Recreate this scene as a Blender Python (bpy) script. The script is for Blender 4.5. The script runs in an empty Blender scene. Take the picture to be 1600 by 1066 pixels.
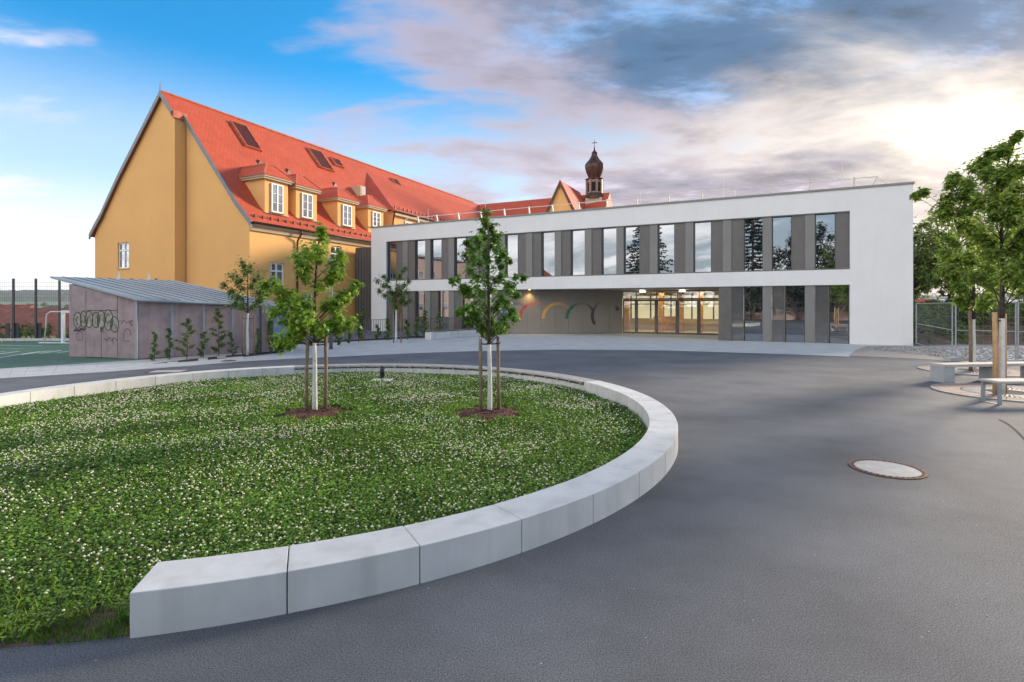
import bpy, math, random
import numpy as np
from mathutils import Vector, Matrix
random.seed(7); rng = np.random.default_rng(7)
R = math.radians
sc = bpy.context.scene
COL = sc.collection

# ------------------------------------------------------------------ camera, sky, sun, exposure
CAMZ, FPX, HORIZ = 1.9, 830.0, 477.0
cam_d = bpy.data.cameras.new('camera'); cam = bpy.data.objects.new('camera', cam_d); COL.objects.link(cam)
cam.location = (0, 0, CAMZ); cam.rotation_euler = (R(90), 0, 0)
cam_d.sensor_width = 36; cam_d.lens = FPX/1600*36; cam_d.shift_y = -(533-HORIZ)/1600
cam_d.clip_start = .05; cam_d.clip_end = 12000
sc.camera = cam
sc.view_settings.view_transform = 'Standard'; sc.view_settings.look = 'None'
sc.view_settings.exposure = 1.95; sc.view_settings.gamma = 1.0
SUN_EL, SUN_AZ = R(18.0), R(56.0)          # azimuth clockwise from +Y (view direction)
to_sun = Vector((math.sin(SUN_AZ)*math.cos(SUN_EL), math.cos(SUN_AZ)*math.cos(SUN_EL), math.sin(SUN_EL)))
sd = bpy.data.lights.new('sun', 'SUN'); sd.energy = 1.8; sd.angle = R(11); sd.color = (1, .84, .66)
so = bpy.data.objects.new('sun', sd); COL.objects.link(so)
so.rotation_euler = (-to_sun).to_track_quat('-Z', 'Y').to_euler()

def build_world():
    w = bpy.data.worlds.new('World'); sc.world = w; w.use_nodes = True
    nt = w.node_tree; N = nt.nodes; L = nt.links; N.clear()
    def nd(t, **k):
        n = N.new(t)
        for a, b in k.items(): setattr(n, a, b)
        return n
    def math_(op, a, b=None, clamp=False):
        n = nd('ShaderNodeMath', operation=op, use_clamp=clamp)
        for i, v in enumerate((a, b)):
            if v is None: continue
            if isinstance(v, (int, float)): n.inputs[i].default_value = v
            else: L.new(v, n.inputs[i])
        return n.outputs[0]
    def ramp(fac, stops):
        n = nd('ShaderNodeValToRGB'); n.color_ramp.interpolation = 'EASE'
        e = n.color_ramp.elements
        while len(e) < len(stops): e.new(.5)
        for el, (p, c) in zip(e, stops):
            el.position = p; el.color = (c, c, c, 1) if isinstance(c, (int, float)) else (*c, 1)
        L.new(fac, n.inputs[0]); return n.outputs[0]
    def mix(f, a, b, typ='MIX'):
        n = nd('ShaderNodeMix', data_type='RGBA', blend_type=typ)
        if isinstance(f, (int, float)): n.inputs[0].default_value = f
        else: L.new(f, n.inputs[0])
        for s, v in ((6, a), (7, b)):
            if isinstance(v, tuple): n.inputs[s].default_value = (*v, 1)
            else: L.new(v, n.inputs[s])
        return n.outputs[2]
    sky = nd('ShaderNodeTexSky', sky_type='NISHITA', sun_disc=False)
    sky.sun_elevation = SUN_EL; sky.sun_rotation = SUN_AZ
    sky.altitude = 300; sky.air_density = 1.0; sky.dust_density = 1.2; sky.ozone_density = 2.0
    tc = nd('ShaderNodeTexCoord'); sep = nd('ShaderNodeSeparateXYZ'); L.new(tc.outputs['Generated'], sep.inputs[0])
    x, y, z = sep.outputs
    zz = math_('ADD', math_('MAXIMUM', z, 0.0), .16)
    u = math_('DIVIDE', x, zz); v = math_('DIVIDE', y, zz)
    cmb = nd('ShaderNodeCombineXYZ'); L.new(u, cmb.inputs[0]); L.new(v, cmb.inputs[1])
    mp = nd('ShaderNodeMapping'); mp.inputs['Rotation'].default_value = (0, 0, R(-100)); mp.inputs['Scale'].default_value = (.62, 1.25, 1)
    mp.inputs['Location'].default_value = (2.3, 1.1, 1.0)
    L.new(cmb.outputs[0], mp.inputs[0])
    def noise(scale, detail, rough, dist=0.0, off=0.0):
        n = nd('ShaderNodeTexNoise'); n.inputs['Scale'].default_value = scale; n.inputs['Detail'].default_value = detail
        n.inputs['Roughness'].default_value = rough; n.inputs['Distortion'].default_value = dist
        if off:
            m2 = nd('ShaderNodeVectorMath', operation='ADD'); L.new(mp.outputs[0], m2.inputs[0]); m2.inputs[1].default_value = (off, off*.7, off*.3)
            L.new(m2.outputs[0], n.inputs['Vector'])
        else: L.new(mp.outputs[0], n.inputs['Vector'])
        return n.outputs['Fac']
    n1 = noise(1.25, 9, .60, .35); n2 = noise(3.6, 7, .62, .2, 7.3)
    sdot = nd('ShaderNodeVectorMath', operation='DOT_PRODUCT'); L.new(tc.outputs['Generated'], sdot.inputs[0]); sdot.inputs[1].default_value = (.718, .669, .19)
    sunny = sdot.outputs['Value']
    # more cloud toward the sunset side of the sky
    bias = math_('MULTIPLY', math_('ABSOLUTE', math_('SUBTRACT', sunny, .22)), .54)
    cap = ramp(math_('ADD', math_('MULTIPLY', sunny, .5), .5), [(.30, .07), (.65, .165)])
    bias = math_('MINIMUM', math_('SUBTRACT', bias, .155), cap)
    dens = math_('ADD', math_('ADD', n1, math_('MULTIPLY', math_('SUBTRACT', n2, .5), .22)), bias)
    cover = ramp(dens, [(.44, 0.0), (.62, 1.0)])
    thick = ramp(dens, [(.50, 0.0), (.80, 1.0)])
    glow = ramp(sunny, [(.80, 0.0), (1.0, 1.0)])
    elev = ramp(z, [(.0, 1.0), (.42, 0.0)])
    # clear sky: physical sky, its blue lifted
    toward = ramp(sunny, [(.45, 0.0), (.95, 1.0)])
    base = mix(1.0, sky.outputs[0], mix(toward, (.05, .37, .52), (.24, .215, .195)), 'MULTIPLY')
    veil = ramp(z, [(.0, .96), (.10, .80), (.22, .40), (.40, .0)])
    base = mix(veil, base, (2.25, 2.15, 2.08))
    lit = mix(glow, (1.25, 1.02, 1.12), (2.1, 1.85, 1.55))
    shade = mix(elev, (.18, .37, .66), (1.34, 1.02, 1.03))
    front = ramp(math_('ADD', math_('MULTIPLY', sunny, .5), .5), [(.15, 1.0), (.72, 0.0)])   # clouds away from the sun are lit from the front
    n3 = noise(2.3, 9, .66, .15, 3.7)
    tex = ramp(n3, [(.36, .55), (.50, 1.0), (.66, 2.6)])
    shade = mix(1.0, shade, tex, 'MULTIPLY')
    tex2 = ramp(n3, [(.34, .70), (.62, 1.12)])
    cloud = mix(front, mix(thick, lit, shade), mix(1.0, (5.0, 4.75, 4.65), tex2, 'MULTIPLY'))
    final = mix(math_('MULTIPLY', cover, .9), base, cloud)
    bg = nd('ShaderNodeBackground'); bg.inputs[1].default_value = .15
    L.new(final, bg.inputs[0])
    out = nd('ShaderNodeOutputWorld'); L.new(bg.outputs[0], out.inputs[0])
build_world()

# ------------------------------------------------------------------ helpers
def G(x, y, z=0.0):
    """photo pixel -> point on the horizontal plane z"""
    Y = FPX*(CAMZ-z)/(y-HORIZ); return Vector(((x-800)*Y/FPX, Y, z))
def D(x, y, Y):
    return Vector(((x-800)*Y/FPX, Y, CAMZ+(HORIZ-y)*Y/FPX))

def link(o, parent=None):
    COL.objects.link(o)
    if parent is not None: o.parent = parent
    return o
def tag(o, label, cat=None, group=None, kind=None):
    if label: o['label'] = label
    if cat: o['category'] = cat
    if group: o['group'] = group
    if kind: o['kind'] = kind
    return o
def thing(name, label, cat, loc=(0, 0, 0), rz=0.0, group=None):
    o = bpy.data.objects.new(name, None); o.empty_display_size = .2; link(o)
    o.location = loc; o.rotation_euler = (0, 0, rz)
    return tag(o, label, cat, group)

class MB:
    def __init__(s): s.v = []; s.f = []; s.smooth = False
    def add(s, vs, fs):
        b = len(s.v); s.v += [tuple(p) for p in vs]; s.f += [tuple(i+b for i in f) for f in fs]; return s
    def box(s, x0, x1, y0, y1, z0, z1):
        if x0 > x1: x0, x1 = x1, x0
        if y0 > y1: y0, y1 = y1, y0
        return s.add([(x0,y0,z0),(x1,y0,z0),(x1,y1,z0),(x0,y1,z0),(x0,y0,z1),(x1,y0,z1),(x1,y1,z1),(x0,y1,z1)],
                     [(0,3,2,1),(4,5,6,7),(0,1,5,4),(1,2,6,5),(2,3,7,6),(3,0,4,7)])
    def prism(s, poly, h0, h1, axis='z'):
        """poly: 2D points ccw; extruded along axis from h0 to h1"""
        n = len(poly)
        mk = {'z': lambda p, h: (p[0], p[1], h), 'x': lambda p, h: (h, p[0], p[1]), 'y': lambda p, h: (p[0], h, p[1])}[axis]
        vs = [mk(p, h0) for p in poly]+[mk(p, h1) for p in poly]
        fs = [tuple(range(n-1, -1, -1)), tuple(range(n, 2*n))]+[(i, (i+1) % n, n+(i+1) % n, n+i) for i in range(n)]
        return s.add(vs, fs)
    def tube(s, pts, radii, n=8, cap=True):
        pts = [Vector(p) for p in pts]; b = len(s.v); ref = None
        if isinstance(radii, (int, float)): radii = [radii]*len(pts)
        for i, (p, r) in enumerate(zip(pts, radii)):
            d = (pts[min(i+1, len(pts)-1)]-pts[max(i-1, 0)]).normalized()
            if ref is None: ref = Vector((1, 0, 0)) if abs(d.x) < .9 else Vector((0, 1, 0))
            a = (ref-d*ref.dot(d)).normalized(); c = d.cross(a); ref = a
            for k in range(n):
                t = 2*math.pi*k/n; s.v.append(tuple(p+(a*math.cos(t)+c*math.sin(t))*r))
        m = len(pts)
        for i in range(m-1):
            for k in range(n): s.f.append((b+i*n+k, b+i*n+(k+1) % n, b+(i+1)*n+(k+1) % n, b+(i+1)*n+k))
        if cap: s.f.append(tuple(b+k for k in range(n-1, -1, -1))); s.f.append(tuple(b+(m-1)*n+k for k in range(n)))
        return s
    def lathe(s, prof, n=16, c=(0, 0)):
        b = len(s.v)
        for r, z in prof:
            for k in range(n): t = 2*math.pi*(k+.5)/n; s.v.append((c[0]+r*math.cos(t), c[1]+r*math.sin(t), z))
        for i in range(len(prof)-1):
            for k in range(n): s.f.append((b+i*n+k, b+i*n+(k+1) % n, b+(i+1)*n+(k+1) % n, b+(i+1)*n+k))
        s.f.append(tuple(b+k for k in range(n-1, -1, -1))); s.f.append(tuple(b+(len(prof)-1)*n+k for k in range(n)))
        return s
    def arc(s, c, r0, r1, a0, a1, z0, z1, n=8):
        b = len(s.v)
        for i in range(n+1):
            t = a0+(a1-a0)*i/n; ct, st = math.cos(t), math.sin(t)
            for r, z in ((r0, z0), (r1, z0), (r1, z1), (r0, z1)): s.v.append((c[0]+r*ct, c[1]+r*st, z))
        for i in range(n):
            p = b+4*i; q = p+4
            for k in range(4): s.f.append((p+k, p+(k+1) % 4, q+(k+1) % 4, q+k))
        s.f.append((b+3, b+2, b+1, b)); e = b+4*n; s.f.append((e, e+1, e+2, e+3))
        return s
    def mesh(s, name, mat):
        me = bpy.data.meshes.new(name); me.from_pydata(s.v, [], s.f)
        if mat is not None: me.materials.append(mat)
        if s.smooth: me.polygons.foreach_set('use_smooth', [True]*len(me.polygons))
        me.update(); return me
    def build(s, name, mat, parent=None, bevel=0.0, label=None, cat=None, group=None, kind=None, loc=None):
        o = bpy.data.objects.new(name, s.mesh(name, mat)); link(o, parent)
        if loc is not None: o.location = loc
        if bevel: m = o.modifiers.new('bevel', 'BEVEL'); m.width = bevel; m.segments = 2; m.limit_method = 'ANGLE'
        return tag(o, label, cat, group, kind)
def smooth(mb): mb.smooth = True; return mb
def copy_of(me_obj, parent=None, loc=None, rot=None, scale=None):
    c = me_obj.copy(); COL.objects.link(c); c.parent = parent
    if loc is not None: c.location = loc
    if rot is not None: c.rotation_euler = rot
    if scale is not None: c.scale = scale
    return c
def np_mesh(name, V, faces, mat):
    """V (N,k,3) copies of a template with faces (m,c)"""
    N, k, _ = V.shape; faces = np.asarray(faces); m, c = faces.shape
    idx = (faces[None]+(np.arange(N)*k)[:, None, None]).reshape(-1)
    me = bpy.data.meshes.new(name)
    me.vertices.add(N*k); me.vertices.foreach_set('co', V.astype(np.float32).reshape(-1))
    me.loops.add(len(idx)); me.loops.foreach_set('vertex_index', idx.astype(np.int32))
    me.polygons.add(N*m); me.polygons.foreach_set('loop_start', np.arange(0, N*m*c, c, dtype=np.int32))
    me.update(calc_edges=True); me.validate()
    me.materials.append(mat); return me
def np_obj(name, V, faces, mat, parent=None, **k):
    o = bpy.data.objects.new(name, np_mesh(name, V, faces, mat)); link(o, parent); return tag(o, k.get('label'), k.get('cat'), k.get('group'), k.get('kind'))
def frames(nrm, spin):
    """rotation matrices (N,3,3) whose columns are tangent, bitangent, normal"""
    nrm = nrm/np.linalg.norm(nrm, axis=1, keepdims=True)
    ref = np.where(np.abs(nrm[:, 2:3]) < .95, np.array([[0, 0, 1.0]]), np.array([[1.0, 0, 0]]))
    t = np.cross(ref, nrm); t /= np.linalg.norm(t, axis=1, keepdims=True); b = np.cross(nrm, t)
    c, s_ = np.cos(spin)[:, None], np.sin(spin)[:, None]
    t2 = t*c+b*s_; b2 = -t*s_+b*c
    return np.stack([t2, b2, nrm], axis=2)

# ------------------------------------------------------------------ materials
def mat(name, col, rough=.75, var=.12, scale=6.0, bump=0.0, bscale=80.0, metal=0.0, spec=.4, col2=None, stain=0.0, island=0.0, trans=0.0):
    m = bpy.data.materials.new(name); m.use_nodes = True; nt = m.node_tree; N = nt.nodes; L = nt.links
    b = N['Principled BSDF']; b.inputs['Roughness'].default_value = rough; b.inputs['Metallic'].default_value = metal
    b.inputs['Specular IOR Level'].default_value = spec
    tc = N.new('ShaderNodeTexCoord')
    n = N.new('ShaderNodeTexNoise'); n.inputs['Scale'].default_value = scale; n.inputs['Detail'].default_value = 6; n.inputs['Roughness'].default_value = .6
    L.new(tc.outputs['Object'], n.inputs['Vector'])
    c2 = col2 or tuple(c*(1-var*1.6) for c in col)
    c1 = col if col2 else tuple(min(1, c*(1+var*.6)) for c in col)
    mr = N.new('ShaderNodeMapRange'); mr.inputs[1].default_value = .3; mr.inputs[2].default_value = .7; L.new(n.outputs['Fac'], mr.inputs[0])
    mx = N.new('ShaderNodeMix'); mx.data_type = 'RGBA'; L.new(mr.outputs[0], mx.inputs[0])
    mx.inputs[6].default_value = (*c2, 1); mx.inputs[7].default_value = (*c1, 1)
    out = mx.outputs[2]
    if stain:
        mp = N.new('ShaderNodeMapping'); mp.inputs['Scale'].default_value = (3.0, 3.0, .25); L.new(tc.outputs['Object'], mp.inputs[0])
        n3 = N.new('ShaderNodeTexNoise'); n3.inputs['Scale'].default_value = 1.6; n3.inputs['Detail'].default_value = 8; L.new(mp.outputs[0], n3.inputs['Vector'])
        r3 = N.new('ShaderNodeMapRange'); r3.inputs[1].default_value = .5; r3.inputs[2].default_value = .8; r3.inputs[3].default_value = 0; r3.inputs[4].default_value = stain; L.new(n3.outputs['Fac'], r3.inputs[0])
        m3 = N.new('ShaderNodeMix'); m3.data_type = 'RGBA'; L.new(r3.outputs[0], m3.inputs[0]); L.new(out, m3.inputs[6]); m3.inputs[7].default_value = (col[0]*.45, col[1]*.43, col[2]*.38, 1); out = m3.outputs[2]
    if island:
        g = N.new('ShaderNodeNewGeometry'); hs = N.new('ShaderNodeHueSaturation')
        a = N.new('ShaderNodeMapRange'); a.inputs[3].default_value = 1-island; a.inputs[4].default_value = 1+island; L.new(g.outputs['Random Per Island'], a.inputs[0]); L.new(a.outputs[0], hs.inputs['Value'])
        a2 = N.new('ShaderNodeMapRange'); a2.inputs[3].default_value = .5-.03*island; a2.inputs[4].default_value = .5+.02*island
        fr = N.new('ShaderNodeMath'); fr.operation = 'FRACT'; ml = N.new('ShaderNodeMath'); ml.operation = 'MULTIPLY'; ml.inputs[1].default_value = 17.3
        L.new(g.outputs['Random Per Island'], ml.inputs[0]); L.new(ml.outputs[0], fr.inputs[0]); L.new(fr.outputs[0], a2.inputs[0]); L.new(a2.outputs[0], hs.inputs['Hue'])
        L.new(out, hs.inputs['Color']); out = hs.outputs[0]
    L.new(out, b.inputs['Base Color'])
    if bump:
        nb = N.new('ShaderNodeTexNoise'); nb.inputs['Scale'].default_value = bscale; nb.inputs['Detail'].default_value = 4; L.new(tc.outputs['Object'], nb.inputs['Vector'])
        bp = N.new('ShaderNodeBump'); bp.inputs['Strength'].default_value = bump; bp.inputs['Distance'].default_value = .02; L.new(nb.outputs['Fac'], bp.inputs['Height']); L.new(bp.outputs[0], b.inputs['Normal'])
    if trans:
        tr = N.new('ShaderNodeBsdfTranslucent'); L.new(out, tr.inputs['Color']); ms = N.new('ShaderNodeMixShader'); ms.inputs[0].default_value = trans
        o_ = N['Material Output']; L.new(b.outputs[0], ms.inputs[1]); L.new(tr.outputs[0], ms.inputs[2]); L.new(ms.outputs[0], o_.inputs[0])
    return m
def asphalt_mat():
    m = mat('asphalt', (.136, .143, .152), rough=.82, var=.18, scale=.55, bump=.5, bscale=160, spec=.3)
    nt = m.node_tree; N = nt.nodes; L = nt.links; b = N['Principled BSDF']
    src = b.inputs['Base Color'].links[0].from_socket; tc = N.new('ShaderNodeTexCoord')
    g = N.new('ShaderNodeTexNoise'); g.inputs['Scale'].default_value = 110; g.inputs['Detail'].default_value = 3; L.new(tc.outputs['Object'], g.inputs['Vector'])
    r = N.new('ShaderNodeMapRange'); r.inputs[1].default_value = .3; r.inputs[2].default_value = .72; r.inputs[3].default_value = .45; r.inputs[4].default_value = 1.75; L.new(g.outputs['Fac'], r.inputs[0])
    mu = N.new('ShaderNodeMix'); mu.data_type = 'RGBA'; mu.blend_type = 'MULTIPLY'; mu.inputs[0].default_value = 1; L.new(src, mu.inputs[6])
    cb = N.new('ShaderNodeCombineColor'); [L.new(r.outputs[0], cb.inputs[i]) for i in range(3)]; L.new(cb.outputs[0], mu.inputs[7])
    # streaky tyre and water marks, and pale specks of grit
    mp = N.new('ShaderNodeMapping'); mp.inputs['Rotation'].default_value = (0, 0, R(25)); mp.inputs['Scale'].default_value = (.5, .8, 1); L.new(tc.outputs['Object'], mp.inputs[0])
    s1 = N.new('ShaderNodeTexNoise'); s1.inputs['Scale'].default_value = 1.0; s1.inputs['Detail'].default_value = 8; s1.inputs['Roughness'].default_value = .65; L.new(mp.outputs[0], s1.inputs['Vector'])
    r2 = N.new('ShaderNodeMapRange'); r2.inputs[1].default_value = .35; r2.inputs[2].default_value = .7; r2.inputs[3].default_value = .84; r2.inputs[4].default_value = 1.16; L.new(s1.outputs['Fac'], r2.inputs[0])
    mu2 = N.new('ShaderNodeMix'); mu2.data_type = 'RGBA'; mu2.blend_type = 'MULTIPLY'; mu2.inputs[0].default_value = 1; L.new(mu.outputs[2], mu2.inputs[6])
    cb2 = N.new('ShaderNodeCombineColor'); [L.new(r2.outputs[0], cb2.inputs[i]) for i in range(3)]; L.new(cb2.outputs[0], mu2.inputs[7])
    v = N.new('ShaderNodeTexVoronoi'); v.inputs['Scale'].default_value = 5.5; L.new(tc.outputs['Object'], v.inputs['Vector'])
    lt = N.new('ShaderNodeMath'); lt.operation = 'LESS_THAN'; lt.inputs[1].default_value = .035; L.new(v.outputs['Distance'], lt.inputs[0])
    sp = N.new('ShaderNodeMath'); sp.operation = 'GREATER_THAN'; sp.inputs[1].default_value = .72
    sc_ = N.new('ShaderNodeSeparateColor'); L.new(v.outputs['Color'], sc_.inputs[0]); L.new(sc_.outputs[0], sp.inputs[0])
    an = N.new('ShaderNodeMath'); an.operation = 'MULTIPLY'; L.new(lt.outputs[0], an.inputs[0]); L.new(sp.outputs[0], an.inputs[1])
    m3 = N.new('ShaderNodeMix'); m3.data_type = 'RGBA'; L.new(an.outputs[0], m3.inputs[0]); L.new(mu2.outputs[2], m3.inputs[6]); m3.inputs[7].default_value = (.38, .36, .33, 1)
    L.new(m3.outputs[2], b.inputs['Base Color']); return m
def tile_mat(name, ax):
    """clay plain tiles: ax picks the horizontal axis of the roof (0 x, 1 y)"""
    m = mat(name, (.52, .088, .038), rough=.6, var=.08, scale=.8, spec=.35)
    nt = m.node_tree; N = nt.nodes; L = nt.links; b = N['Principled BSDF']; src = b.inputs['Base Color'].links[0].from_socket
    tc = N.new('ShaderNodeTexCoord'); sp = N.new('ShaderNodeSeparateXYZ'); L.new(tc.outputs['Object'], sp.inputs[0])
    cb = N.new('ShaderNodeCombineXYZ'); L.new(sp.outputs[ax], cb.inputs[0]); L.new(sp.outputs[2], cb.inputs[1])
    br = N.new('ShaderNodeTexBrick'); br.inputs['Scale'].default_value = 1.0; br.inputs['Brick Width'].default_value = .30; br.inputs['Row Height'].default_value = .22
    br.inputs['Mortar Size'].default_value = .022; br.inputs['Mortar Smooth'].default_value = .4; br.inputs['Bias'].default_value = 0
    br.inputs['Color1'].default_value = (1.05, 1.05, 1.05, 1); br.inputs['Color2'].default_value = (.78, .74, .72, 1); br.inputs['Mortar'].default_value = (.5, .45, .45, 1)
    L.new(cb.outputs[0], br.inputs['Vector'])
    mu = N.new('ShaderNodeMix'); mu.data_type = 'RGBA'; mu.blend_type = 'MULTIPLY'; mu.inputs[0].default_value = .5; L.new(src, mu.inputs[6]); L.new(br.outputs['Color'], mu.inputs[7]); L.new(mu.outputs[2], b.inputs['Base Color'])
    bp = N.new('ShaderNodeBump'); bp.inputs['Strength'].default_value = .6; bp.inputs['Distance'].default_value = .03; bp.invert = True; L.new(br.outputs['Fac'], bp.inputs['Height']); L.new(bp.outputs[0], b.inputs['Normal'])
    return m
def glass_mat(name, base=(.012, .016, .02), refl=.33, tint=(.86, .9, .95), seen=0.0):
    m = bpy.data.materials.new(name); m.use_nodes = True; nt = m.node_tree; N = nt.nodes; L = nt.links; N.clear()
    gl = N.new('ShaderNodeBsdfGlossy'); gl.inputs['Roughness'].default_value = .012; gl.inputs['Color'].default_value = (*tint, 1)
    tc = N.new('ShaderNodeTexCoord'); n = N.new('ShaderNodeTexNoise'); n.inputs['Scale'].default_value = .9; L.new(tc.outputs['Object'], n.inputs['Vector'])
    bp = N.new('ShaderNodeBump'); bp.inputs['Strength'].default_value = .03; bp.inputs['Distance'].default_value = .05; L.new(n.outputs['Fac'], bp.inputs['Height']); L.new(bp.outputs[0], gl.inputs['Normal'])
    if seen: df = N.new('ShaderNodeBsdfTransparent'); df.inputs['Color'].default_value = (seen, seen, seen*.97, 1)
    else: df = N.new('ShaderNodeBsdfDiffuse'); df.inputs['Color'].default_value = (*base, 1)
    mx = N.new('ShaderNodeMixShader'); mx.inputs[0].default_value = refl; o = N.new('ShaderNodeOutputMaterial')
    L.new(df.outputs[0], mx.inputs[1]); L.new(gl.outputs[0], mx.inputs[2]); L.new(mx.outputs[0], o.inputs[0]); return m
def emit_mat(name, col, s):
    m = bpy.data.materials.new(name); m.use_nodes = True; N = m.node_tree.nodes; b = N['Principled BSDF']
    b.inputs['Base Color'].default_value = (*col, 1); b.inputs['Emission Color'].default_value = (*col, 1); b.inputs['Emission Strength'].default_value = s; return m

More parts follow.
